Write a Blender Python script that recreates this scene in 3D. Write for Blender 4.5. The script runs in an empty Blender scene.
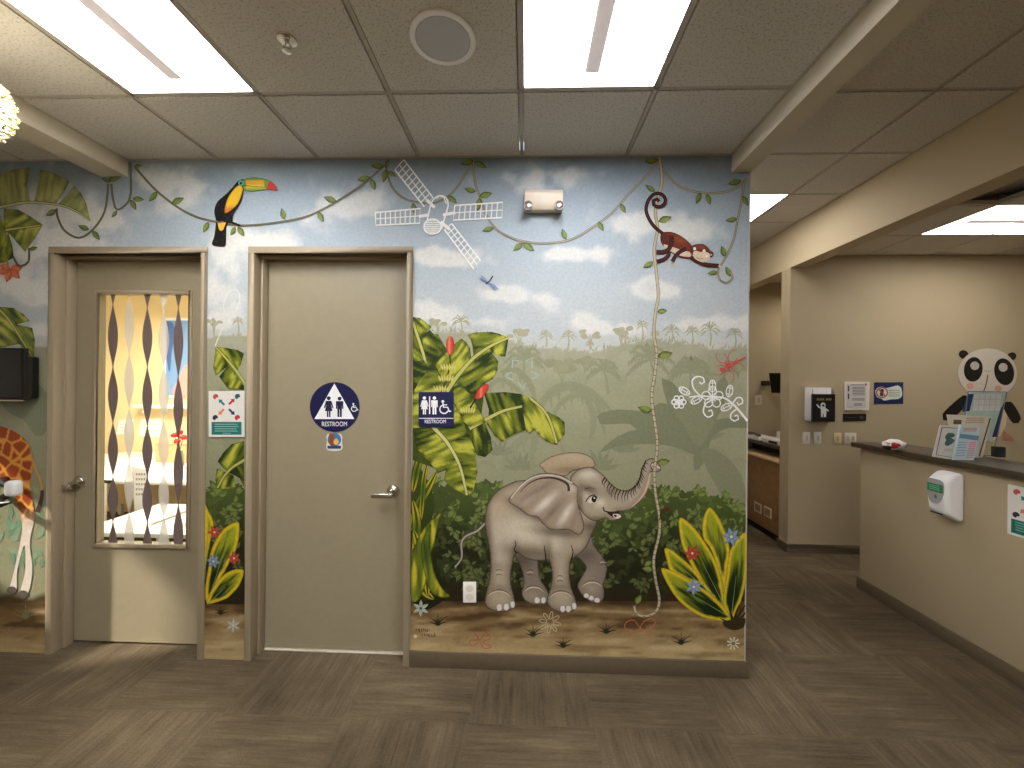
import bpy, bmesh, math, random
from mathutils import Vector, Matrix, noise, geometry
random.seed(7)
PI = math.pi
SC = bpy.context.scene
C = SC.collection
# ------------------------------------------------------------------ camera
F, YAW, PITCH, ROLL, CD, CH = 405.0, -0.0337, -0.0008, 0.0105, 2.339, 1.65
CAM = Vector((0, -CD, CH))
_w = Vector((math.sin(YAW)*math.cos(PITCH), math.cos(YAW)*math.cos(PITCH), math.sin(PITCH)))
_r0 = Vector((math.cos(YAW), -math.sin(YAW), 0)); _u0 = _r0.cross(_w)
CR = _r0*math.cos(ROLL) + _u0*math.sin(ROLL); CU = -_r0*math.sin(ROLL) + _u0*math.cos(ROLL)
def ray(u, v): return (_w + CR*((u-512)/F) - CU*((v-384)/F))
def on(u, v, axis, val):
    d = ray(u, v); t = (val-CAM[axis])/d[axis]; return CAM + d*t
def W(u, v, y=0.0): return on(u, v, 1, y)
def PX(u, v, x): return on(u, v, 0, x)
def PZ(u, v, z=0.0): return on(u, v, 2, z)
# ------------------------------------------------------------------ colour and materials
def lin(c): return tuple(((x/255)/12.92 if x/255 <= .04045 else ((x/255+.055)/1.055)**2.4) for x in c)
MATS = {}
def mat(name, col, rough=.5, metal=0, var=.06, scale=30, bump=0, emit=None, alpha=None, trans=0, coat=0, ior=1.45):
    if name in MATS: return MATS[name]
    m = bpy.data.materials.new(name); m.use_nodes = True; nt = m.node_tree; N = nt.nodes; L = nt.links
    b = N['Principled BSDF']; b.inputs['Roughness'].default_value = rough; b.inputs['Metallic'].default_value = metal
    b.inputs['IOR'].default_value = ior
    l = lin(col)
    nz = N.new('ShaderNodeTexNoise'); nz.inputs['Scale'].default_value = scale; nz.inputs['Detail'].default_value = 4
    tc = N.new('ShaderNodeTexCoord'); L.new(tc.outputs['Object'], nz.inputs['Vector'])
    rmp = N.new('ShaderNodeValToRGB'); rmp.color_ramp.elements[0].position = .3; rmp.color_ramp.elements[1].position = .7
    rmp.color_ramp.elements[0].color = tuple(max(0, x*(1-var)) for x in l)+(1,)
    rmp.color_ramp.elements[1].color = tuple(min(1, x*(1+var)) for x in l)+(1,)
    L.new(nz.outputs['Fac'], rmp.inputs['Fac']); L.new(rmp.outputs['Color'], b.inputs['Base Color'])
    if bump:
        bp = N.new('ShaderNodeBump'); bp.inputs['Strength'].default_value = bump; bp.inputs['Distance'].default_value = .002
        L.new(nz.outputs['Fac'], bp.inputs['Height']); L.new(bp.outputs['Normal'], b.inputs['Normal'])
    if emit: b.inputs['Emission Color'].default_value = lin(emit[0])+(1,); b.inputs['Emission Strength'].default_value = emit[1]
    if alpha is not None: b.inputs['Alpha'].default_value = alpha
    if trans: b.inputs['Transmission Weight'].default_value = trans
    if coat: b.inputs['Coat Weight'].default_value = coat
    MATS[name] = m; return m
def paint_mat():
    m = bpy.data.materials.new('mural_paint'); m.use_nodes = True; nt = m.node_tree; N = nt.nodes; L = nt.links
    b = N['Principled BSDF']; b.inputs['Roughness'].default_value = .5; b.inputs['Specular IOR Level'].default_value = .18
    a = N.new('ShaderNodeAttribute'); a.attribute_name = 'paint'
    nz = N.new('ShaderNodeTexNoise'); nz.inputs['Scale'].default_value = 60; nz.inputs['Detail'].default_value = 5
    tc = N.new('ShaderNodeTexCoord'); L.new(tc.outputs['Object'], nz.inputs['Vector'])
    hs = N.new('ShaderNodeHueSaturation'); mr = N.new('ShaderNodeMapRange'); mr.inputs[1].default_value = .3; mr.inputs[2].default_value = .7; mr.inputs[3].default_value = .93; mr.inputs[4].default_value = 1.07
    L.new(nz.outputs['Fac'], mr.inputs[0]); L.new(mr.outputs[0], hs.inputs['Value']); L.new(a.outputs['Color'], hs.inputs['Color']); L.new(hs.outputs['Color'], b.inputs['Base Color'])
    bp = N.new('ShaderNodeBump'); bp.inputs['Strength'].default_value = .15; bp.inputs['Distance'].default_value = .001
    L.new(nz.outputs['Fac'], bp.inputs['Height']); L.new(bp.outputs['Normal'], b.inputs['Normal'])
    return m
PAINT = paint_mat()
# ------------------------------------------------------------------ mesh builder
class MB:
    def __init__(s): s.v = []; s.f = []; s.c = None
    def add(s, vs, fs):
        n = len(s.v); s.v += [Vector(p) for p in vs]; s.f += [tuple(n+i for i in f) for f in fs]; return s
    def box(s, a, b, M=None):
        x0, x1 = sorted((a[0], b[0])); y0, y1 = sorted((a[1], b[1])); z0, z1 = sorted((a[2], b[2]))
        vs = [Vector(p) for p in ((x0,y0,z0),(x1,y0,z0),(x1,y1,z0),(x0,y1,z0),(x0,y0,z1),(x1,y0,z1),(x1,y1,z1),(x0,y1,z1))]
        if M: vs = [M @ p for p in vs]
        return s.add(vs, [(0,3,2,1),(4,5,6,7),(0,1,5,4),(1,2,6,5),(2,3,7,6),(3,0,4,7)])
    def prism(s, poly, n, M=None):      # poly: list of 3D points (planar, ccw seen from n tip), extruded along vector n (the front cap is poly)
        n = Vector(n); P = [Vector(p) for p in poly]; Q = [p - n for p in P]; k = len(P)
        tri = geometry.tessellate_polygon([P]); vs = P+Q
        if M: vs = [M @ p for p in vs]
        fs = []
        for t in tri:
            a, b, c = t
            if (P[b]-P[a]).cross(P[c]-P[a]).dot(n) < 0: a, b, c = a, c, b
            fs += [(a,b,c), (k+a,k+c,k+b)]
        area = sum((P[i].cross(P[(i+1) % k]) for i in range(k)), Vector()).dot(n)
        for i in range(k):
            j = (i+1) % k
            fs.append((i, k+i, k+j, j) if area > 0 else (i, j, k+j, k+i))
        return s.add(vs, fs)
    def lathe(s, prof, c=(0,0,0), axis='Z', seg=32, M=None):   # prof: (r, h)
        c = Vector(c); vs = []; fs = []
        ax = {'Z': (Vector((1,0,0)), Vector((0,1,0)), Vector((0,0,1))), 'Y': (Vector((1,0,0)), Vector((0,0,-1)), Vector((0,1,0))), 'X': (Vector((0,1,0)), Vector((0,0,1)), Vector((1,0,0)))}[axis] if isinstance(axis, str) else axis
        for r, h in prof:
            for i in range(seg):
                a = 2*PI*i/seg; vs.append(c + ax[0]*(r*math.cos(a)) + ax[1]*(r*math.sin(a)) + ax[2]*h)
        for k in range(len(prof)-1):
            for i in range(seg):
                j = (i+1) % seg; fs.append((k*seg+i, k*seg+j, (k+1)*seg+j, (k+1)*seg+i))
        n = len(prof)
        fs.append(tuple(range(seg))[::-1]); fs.append(tuple((n-1)*seg+i for i in range(seg)))
        if M: vs = [M @ p for p in vs]
        return s.add(vs, fs)
    def tube(s, pts, r, seg=10):
        pts = [Vector(p) for p in pts]; n = len(pts); rs = r if isinstance(r, (list, tuple)) else [r]*n
        vs = []; up = None
        for i, p in enumerate(pts):
            d = (pts[min(i+1, n-1)] - pts[max(i-1, 0)]).normalized()
            if up is None: up = d.orthogonal().normalized()
            up = (up - d*up.dot(d)).normalized(); q = d.cross(up)
            for k in range(seg):
                a = 2*PI*k/seg; vs.append(p + up*(rs[i]*math.cos(a)) + q*(rs[i]*math.sin(a)))
        fs = []
        for i in range(n-1):
            for k in range(seg):
                j = (k+1) % seg; fs.append((i*seg+k, i*seg+j, (i+1)*seg+j, (i+1)*seg+k))
        fs.append(tuple(range(seg))[::-1]); fs.append(tuple((n-1)*seg+k for k in range(seg)))
        return s.add(vs, fs)
BASE = {}
def link(name, me, m, parent=None, base=None):
    o = bpy.data.objects.new(name, me); C.objects.link(o)
    if m: me.materials.append(m)
    if parent: o.parent = parent; BASE[o.name] = BASE[parent.name]
    else: BASE[o.name] = Vector(base); o.location = base
    return o
def obj(name, mb, m, parent=None, bevel=0, smooth=None, kind=None, base=None, seg=2):
    if parent: b = BASE[parent.name]
    elif base is not None: b = Vector(base)
    else:
        xs = [p.x for p in mb.v]; ys = [p.y for p in mb.v]; zs = [p.z for p in mb.v]
        b = Vector(((min(xs)+max(xs))/2, (min(ys)+max(ys))/2, min(zs)))
    me = bpy.data.meshes.new(name); me.from_pydata([p-b for p in mb.v], [], mb.f); me.update()
    if bevel or smooth is not None:
        bm = bmesh.new(); bm.from_mesh(me)
        bmesh.ops.remove_doubles(bm, verts=bm.verts, dist=1e-6)
        if bevel:
            ed = [e for e in bm.edges if len(e.link_faces) == 2 and e.calc_face_angle(0) > .6]
            bmesh.ops.bevel(bm, geom=ed, offset=bevel, segments=seg, profile=.5, affect='EDGES', clamp_overlap=True)
        for f in bm.faces: f.smooth = True
        for e in bm.edges:
            if len(e.link_faces) == 2 and e.calc_face_angle(0) > (smooth or .7): e.smooth = False
        bm.to_mesh(me); bm.free()
    o = link(name, me, m, parent, b)
    if kind: o['kind'] = kind
    return o
def thing(name, label, cat, loc, group=None):
    o = bpy.data.objects.new(name, None); C.objects.link(o); o.location = loc; BASE[o.name] = Vector(loc)
    o.empty_display_size = .1
    return tag(o, label, cat, group)
def tag(o, label, cat, group=None):
    o['label'] = label; o['category'] = cat
    if group: o['group'] = group
    return o
def struct(name, mb, m, parent=None, bevel=0): return obj(name, mb, m, parent, bevel=bevel, kind='structure')
def text_mb(txt, size, origin, right, up, depth=.0006, align='CENTER', bold=.0):
    cu = bpy.data.curves.new('t', 'FONT'); cu.body = txt; cu.size = size; cu.align_x = align; cu.align_y = 'CENTER'
    cu.resolution_u = 3; cu.offset = bold*size
    o = bpy.data.objects.new('t', cu); C.objects.link(o); bpy.context.view_layer.update()
    me = bpy.data.meshes.new_from_object(o.evaluated_get(bpy.context.evaluated_depsgraph_get()))
    r = Vector(right).normalized(); u = Vector(up).normalized(); n = r.cross(u)
    mb = MB(); O = Vector(origin)
    vs = [O + r*v.co.x + u*v.co.y + n*depth for v in me.vertices]
    mb.add(vs, [tuple(p.vertices) for p in me.polygons])
    bpy.data.objects.remove(o); bpy.data.curves.remove(cu); bpy.data.meshes.remove(me)
    return mb
def solid(mb, n, t):   # turn a flat sheet into a thin solid: front moved along n by t, walls on its border
    n = Vector(n)*t; k = len(mb.v); ec = {}
    for f in mb.f:
        for i in range(len(f)):
            e = (f[i], f[(i+1) % len(f)]); ec[e] = ec.get(e, 0)+1
    r = MB(); r.v = [p+n for p in mb.v] + [p.copy() for p in mb.v]
    r.f = list(mb.f) + [tuple(k+i for i in reversed(f)) for f in mb.f]
    for (a, b) in ec:
        if (b, a) not in ec: r.f.append((a, k+a, k+b, b))
    return r
# ------------------------------------------------------------------ room constants
HC, HR = 2.957, 3.25            # ceiling left part / right part
X1, X2, X3, X4, XR = -2.862, -1.888, -1.640, -.659, 1.258
T = 2.441; FW = .037
XH0 = None; ZH = 2.835        # header
YB = W(787, 552, 0).y if False else on(800, 552.5, 2, 0).y
XH0 = on(787.6, 545, 1, YB).x; XH1 = XH0+.15; YB1 = on(779.2, 500, 0, XH0).y
XL = -4.3; YN = -8.2; XFR = 5.2
WT = .155
cream = (196, 178, 146)
def wall_mat(name, c, bump=.25):
    return mat(name, c, .75, var=.02, scale=120, bump=bump)
M_wall = wall_mat('cream_wall_paint', cream)
M_wall2 = wall_mat('tan_wall_paint', (176, 159, 128))
M_base = mat('brown_vinyl_base', (98, 84, 64), .55, var=.06, scale=40)
M_frame = mat('taupe_door_paint', (160, 143, 116), .45, var=.02, scale=60)
M_leaf = mat('taupe_leaf_paint', (150, 137, 110), .42, var=.03, scale=25)
M_chrome = mat('satin_chrome', (205, 200, 190), .22, 1, var=.04)
M_black = mat('black_plastic', (14, 14, 15), .35)
M_white = mat('white_plastic', (232, 230, 224), .4, var=.02)
def carpet_mat():
    m = bpy.data.materials.new('streaked_carpet'); m.use_nodes = True; nt = m.node_tree; N = nt.nodes; L = nt.links
    b = N['Principled BSDF']; b.inputs['Roughness'].default_value = .95; b.inputs['Specular IOR Level'].default_value = .1
    tc = N.new('ShaderNodeTexCoord')
    rot = N.new('ShaderNodeMapping'); rot.inputs['Rotation'].default_value = (0, 0, 0); L.new(tc.outputs['Object'], rot.inputs['Vector'])
    def stretched(sx, sy, detail=5, rough=.6, dist=0):
        mp = N.new('ShaderNodeMapping'); mp.inputs['Scale'].default_value = (sx, sy, 1); L.new(rot.outputs[0], mp.inputs['Vector'])
        n = N.new('ShaderNodeTexNoise'); n.inputs['Scale'].default_value = 1; n.inputs['Detail'].default_value = detail; n.inputs['Roughness'].default_value = rough
        n.inputs['Distortion'].default_value = dist
        L.new(mp.outputs[0], n.inputs['Vector']); return n.outputs['Fac']
    def mix(fac, a, c_, t='FLOAT'):
        x = N.new('ShaderNodeMix'); x.data_type = t
        ins = {'FLOAT': (0, 2, 3), 'RGBA': (0, 6, 7)}[t]
        for sck, val in zip(ins, (fac, a, c_)):
            if hasattr(val, 'is_output'): L.new(val, x.inputs[sck])
            else: x.inputs[sck].default_value = val
        return x.outputs[{'FLOAT': 0, 'RGBA': 2}[t]]
    A = mix(.5, stretched(1.4, 14), stretched(4, 60)); B = mix(.5, stretched(14, 1.4), stretched(60, 4))
    ch = N.new('ShaderNodeTexChecker'); ch.inputs['Scale'].default_value = 1/.61; L.new(rot.outputs[0], ch.inputs['Vector'])
    st = mix(ch.outputs['Fac'], A, B)
    st = mix(.45, st, stretched(1.1, 1.6, 3))
    fine = stretched(260, 260, 3, .7); st2 = mix(.3, st, fine)
    fine2 = stretched(30, 330, 2, .6); st2 = mix(.12, st2, fine2)
    r = N.new('ShaderNodeValToRGB'); e = r.color_ramp.elements
    e[0].position = .38; e[0].color = lin((62, 52, 38))+(1,); e[1].position = .63; e[1].color = lin((134, 117, 91))+(1,)
    k = e.new(.5); k.color = lin((97, 83, 63))+(1,)
    L.new(st2, r.inputs['Fac']); L.new(r.outputs['Color'], b.inputs['Base Color'])
    bp = N.new('ShaderNodeBump'); bp.inputs['Strength'].default_value = .6; bp.inputs['Distance'].default_value = .004
    L.new(fine, bp.inputs['Height']); L.new(bp.outputs['Normal'], b.inputs['Normal'])
    return m
M_carpet = carpet_mat()
def tile_mat():
    m = mat('mineral_fibre_tile', (176, 168, 156), .9, var=.0, scale=20)
    nt = m.node_tree; N = nt.nodes; L = nt.links; b = N['Principled BSDF']
    tc = N.new('ShaderNodeTexCoord'); n = N.new('ShaderNodeTexNoise'); n.inputs['Scale'].default_value = 110; n.inputs['Detail'].default_value = 3; n.inputs['Roughness'].default_value = .7
    L.new(tc.outputs['Object'], n.inputs['Vector'])
    r = N.new('ShaderNodeValToRGB'); e = r.color_ramp.elements
    e[0].position = .36; e[0].color = lin((166, 158, 146))+(1,); e[1].position = .47; e[1].color = lin((208, 202, 192))+(1,)
    L.new(n.outputs['Fac'], r.inputs['Fac']); L.new(r.outputs['Color'], b.inputs['Base Color'])
    bp = N.new('ShaderNodeBump'); bp.inputs['Strength'].default_value = .5; bp.inputs['Distance'].default_value = .003
    L.new(n.outputs['Fac'], bp.inputs['Height']); L.new(bp.outputs['Normal'], b.inputs['Normal'])
    return m
M_tile = tile_mat()
M_grid = mat('ceiling_grid_paint', (178, 168, 154), .5)
M_void = mat('dark_plenum', (24, 20, 16), .9)
M_lens = mat('troffer_lens', (250, 250, 250), .5, emit=((244, 248, 255), 24.0))
M_lens2 = mat('dim_troffer_lens', (250, 250, 250), .5, emit=((250, 248, 246), 12.0))
M_bar = mat('troffer_bar', (214, 206, 202), .5, emit=((255, 240, 236), .32))
# ------------------------------------------------------------------ floor and walls
mb = MB().box((XL-.2, YN-.2, -.1), (XFR, 5.2, 0)); struct('floor', mb, M_carpet)
# mural wall with two door openings
O1 = (X1+FW-.012, X2-FW+.012, T-FW+.012); O2 = (X3+FW-.012, X4-FW+.012, T-FW+.012)
mb = MB()
for a, b_ in ((XL, O1[0]), (O1[1], O2[0]), (O2[1], XR)): mb.box((a, 0, 0), (b_, WT, HC))
mb.box((O1[0], 0, O1[2]), (O1[1], WT, HC)); mb.box((O2[0], 0, O2[2]), (O2[1], WT, HC))
mb.box((XR-WT, WT, 0), (XR, 5, HR+.05)); mb.box((1.2, 0, HC), (XR, WT, HR+.05))
struct('wall_back', mb, wall_mat('mural_wall_primer', (215, 212, 205)))
# baseboard under the mural, right of the second door
mb = MB()
zb = W(600, 657).z
mb.box((X4, -.014, 0), (XR+.014, 0, .092)); mb.box((XR, 0, 0), (XR+.014, 3, .092))
struct('baseboard_back', mb, M_base, bevel=.003)
# wall left with a tall window that lets the low sun in
mb = MB()
SW = (-.93, -.12, 1.30, 2.12)
mb.box((XL-.15, YN, 0), (XL, SW[0], HC)); mb.box((XL-.15, SW[1], 0), (XL, WT, HC))
mb.box((XL-.15, SW[0], 0), (XL, SW[1], SW[2])); mb.box((XL-.15, SW[0], SW[3]), (XL, SW[1], HC))
struct('wall_left', mb, M_wall)
mb = MB().box((XL-.15, YN-.15, 0), (XFR, YN, HR)); struct('wall_front', mb, M_wall)
# right: far cream wall of the reception, its end cap and the header over the counter
mb = MB().box((XH0, YB, 0), (XFR, YB1, ZH)).box((XH1, YB, ZH), (XFR, YB1, HR)); struct('wall_reception', mb, M_wall2)
mb = MB().box((XH0, YN, ZH), (XH1, 5, HR+.02)); struct('wall_header', mb, M_wall)
mb = MB().box((XFR, YN, 0), (XFR+.15, 5, HR)); struct('wall_right', mb, M_wall2)
YF = on(748, 519.5, 2, 0).y+.12
mb = MB().box((XR, YF, 0), (XFR, YF+.12, HR)); struct('wall_far', mb, M_wall2)
mb = MB().box((XH0-.014, YB-.014, 0), (XFR, YB, .085)); mb.box((XH0-.014, YB-.014, 0), (XH0, YB1+.014, .085))
struct('baseboard_reception', mb, M_base, bevel=.002)
# ------------------------------------------------------------------ ceilings
TS = .597
def ceiling(name, x0, x1, y0, y1, gx, gy, z, holes=(), voids=()):
    """tile boxes with reveal slots, T bars in the slots; gx, gy: one grid line"""
    xs = sorted(gx+TS*k for k in range(-14, 15) if x0 < gx+TS*k < x1); xs = [x0-.012]+xs+[x1+.012]
    ys = sorted(gy+TS*k for k in range(-26, 26) if y0 < gy+TS*k < y1); ys = [y0-.012]+ys+[y1+.012]
    t = MB(); g = MB(); G = .014
    t.box((x0, y0, z+.09), (x1, y1, z+.11))
    for i in range(len(xs)-1):
        for j in range(len(ys)-1):
            cx, cy = (xs[i]+xs[i+1])/2, (ys[j]+ys[j+1])/2
            if any(h[0] < cx < h[1] and h[2] < cy < h[3] for h in holes): continue
            t.box((xs[i]+G, ys[j]+G, z), (xs[i+1]-G, ys[j+1]-G, z+.029))
    for x in xs[1:-1]: g.box((x-.009, y0, z+.003), (x+.009, y1, z+.029))
    for y in ys[1:-1]: g.box((x0, y-.009, z+.003), (x1, y+.009, z+.029))
    g.box((x0, y1-.02, z-.001), (x1, y1, z+.03)); g.box((x0, y0, z-.001), (x0+.018, y1, z+.03)); g.box((x1-.018, y0, z-.001), (x1, y1, z+.03))
    o = struct(name, t, M_tile); struct('ceiling_grid', g, M_grid, parent=o)
    return xs, ys
BL0, BL1 = W(101, 178.5).x, W(128, 179).x; BR0, BR1 = 1.155, 1.262
ZBM = W(728.4, 172.6).z
GX0 = W(522, 153).x; GY0 = -.53
LX = GX0                            # light over the middle: tile column right of GX0
lightsA = [(LX, LX+TS, GY0-2*TS, GY0), (LX-3*TS-.0, LX-2*TS, GY0-2*TS, GY0)]
lightsA = [(GX0, GX0+TS), (GX0-3*TS, GX0-2*TS)]
holes = []
for a, b_ in lightsA: holes += [(a, b_, GY0-2*TS, GY0), (a, b_, GY0-7*TS, GY0-5*TS), (a, b_, GY0-12*TS, GY0-10*TS)]
ceiling('ceiling', BL1, BR0, YN, 0, GX0, GY0, HC, holes)
ceiling('ceiling_left', XL, BL0, YN, 0, GX0, GY0, HC)
gxr = PZ(849, 152.6, HR).x; gyr = PZ(849, 153, HR).y
pr = PZ(791, 193, HR)
cr = (gxr-TS, gxr, gyr+2*TS-TS, gyr+2*TS)
holesR = [(gxr-TS, gxr, gyr-8*TS, gyr-6*TS), (gxr-TS, gxr, gyr+TS, gyr+2*TS)]
ceiling('ceiling_corridor', BR1, XH0, YN, 5, gxr, gyr, HR, holesR)
g3 = PZ(929, 255.4, HC); gxq = PZ(921, 235.5, HC).x-.03; gyq = PZ(950, 235.5, HC).y
holesQ = [(gxq, gxq+2*TS, gyq-TS, gyq), (gxq-TS, gxq, gyq-9*TS, gyq-TS)]
ceiling('ceiling_reception', XH1, XFR, YN, YB, gxq, gyq, HC, holesQ)
ceiling('ceiling_niche', XH1, XFR, YB1, YF, gxq, gyq, HC)
# open plenum over the missing tiles
# beams
struct('trim_1', MB().box((BL0, YN, ZBM), (BL1, 0, HC+.05)), wall_mat('beam_paint', (204, 194, 172)))
struct('trim_2', MB().box((BR0, YN, ZBM), (BR1, 0, HR+.05)), MATS['beam_paint'])
struct('trim_3', MB().box((XR-.004, -.0035, .092), (XR+.0025, .02, ZBM)), mat('corner_paint', (176, 172, 158), .6))
# ------------------------------------------------------------------ troffers
def troffer(a, b_, y0, y1, z, label, long='Y', barin=.10, lens=None):
    t = thing('ceiling_light', label, 'ceiling light', ((a+b_)/2, (y0+y1)/2, z), 'recessed troffer lights')
    e = .008
    f = MB()
    f.box((a+e, y0+e, z+.075), (b_-e, y1-e, z+.08))
    f.box((a+e, y0+e, z+.002), (a+e+.008, y1-e, z+.078)); f.box((b_-e-.008, y0+e, z+.002), (b_-e, y1-e, z+.078))
    f.box((a+e, y0+e, z+.002), (b_-e, y0+e+.008, z+.078)); f.box((a+e, y1-e-.008, z+.002), (b_-e, y1-e, z+.078))
    obj('frame', f, M_grid, t)
    cx, cy = (a+b_)/2, (y0+y1)/2; q = e+.008; n = 12
    L = MB()                                       # two shallow coves either side of the bar, closed behind it
    if long == 'Y':
        prof = [(a+q+(b_-a-2*q)*i/n, z+.006+.03*math.sin(PI*((i/n*2) % 1 if i < n else 1))) for i in range(n+1)]
        for i in range(n):
            (x0, z0), (x1_, z1) = prof[i], prof[i+1]; L.add([(x0, y0+q, z0), (x1_, y0+q, z1), (x1_, y1-q, z1), (x0, y1-q, z0)], [(0, 3, 2, 1)])
    else:
        prof = [(y0+q+(y1-y0-2*q)*i/n, z+.006+.03*math.sin(PI*((i/n*2) % 1 if i < n else 1))) for i in range(n+1)]
        for i in range(n):
            (x0, z0), (x1_, z1) = prof[i], prof[i+1]; L.add([(a+q, x0, z0), (b_-q, x0, z0), (b_-q, x1_, z1), (a+q, x1_, z1)], [(3, 2, 1, 0)])
    L = solid(L, (0, 0, 1), .004)
    obj('lens', L, lens or M_lens, t)
    B = MB(); w = .031
    if long == 'Y': B.box((cx-w, y0+barin, z-.004), (cx+w, y1-barin, z+.014))
    else: B.box((a+barin, cy-w, z-.004), (b_-barin, cy+w, z+.014))
    obj('lamp_cover', B, M_bar, t, bevel=.006)
    return t
# ------------------------------------------------------------------ the mural: flat paint on the wall (a colour attribute carries the artwork)
KA = .86
def toward(a, b, t): return (a[0]+(b[0]-a[0])*t, a[1]+(b[1]-a[1])*t, a[2]+(b[2]-a[2])*t)
def sm(a, b, x):
    t = max(0, min(1, (x-a)/(b-a))); return t*t*(3-2*t)
def nz(x, y, s, o=0): return noise.noise(Vector((x*s, y*s, o)))
def fb(x, y, s, o=0, n=4):
    v = 0; a = .5
    for i in range(n): v += a*noise.noise(Vector((x*s, y*s, o+i*7.1))); s *= 2.1; a *= .5
    return v
def cat(pts, closed=True, step=2.0):
    n = len(pts); out = []
    rng = range(n) if closed else range(n-1)
    for i in rng:
        if closed: p0, p1, p2, p3 = pts[i-1], pts[i], pts[(i+1) % n], pts[(i+2) % n]
        else: p0, p1, p2, p3 = pts[max(i-1, 0)], pts[i], pts[i+1], pts[min(i+2, n-1)]
        k = max(1, int(math.hypot(p2[0]-p1[0], p2[1]-p1[1])/step))
        for j in range(k):
            t = j/k; t2 = t*t; t3 = t2*t
            out.append(tuple(.5*((2*p1[a]) + (-p0[a]+p2[a])*t + (2*p0[a]-5*p1[a]+4*p2[a]-p3[a])*t2 + (-p0[a]+3*p1[a]-3*p2[a]+p3[a])*t3) for a in range(len(p1))))
    if not closed: out.append(tuple(pts[-1]))
    return out
def inside(poly, x, y):
    c = False; n = len(poly); j = n-1
    for i in range(n):
        xi, yi = poly[i]; xj, yj = poly[j]
        if (yi > y) != (yj > y) and x < (xj-xi)*(y-yi)/(yj-yi)+xi: c = not c
        j = i
    return c
def ell(cx, cy, rx, ry, ang=0, n=18):
    a = math.radians(ang); ca, sa = math.cos(a), math.sin(a)
    return [(cx+rx*math.cos(2*PI*i/n)*ca-ry*math.sin(2*PI*i/n)*sa, cy+rx*math.cos(2*PI*i/n)*sa+ry*math.sin(2*PI*i/n)*ca) for i in range(n)]
CLIPX = on(748.6, 400, 1, 0).x
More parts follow.
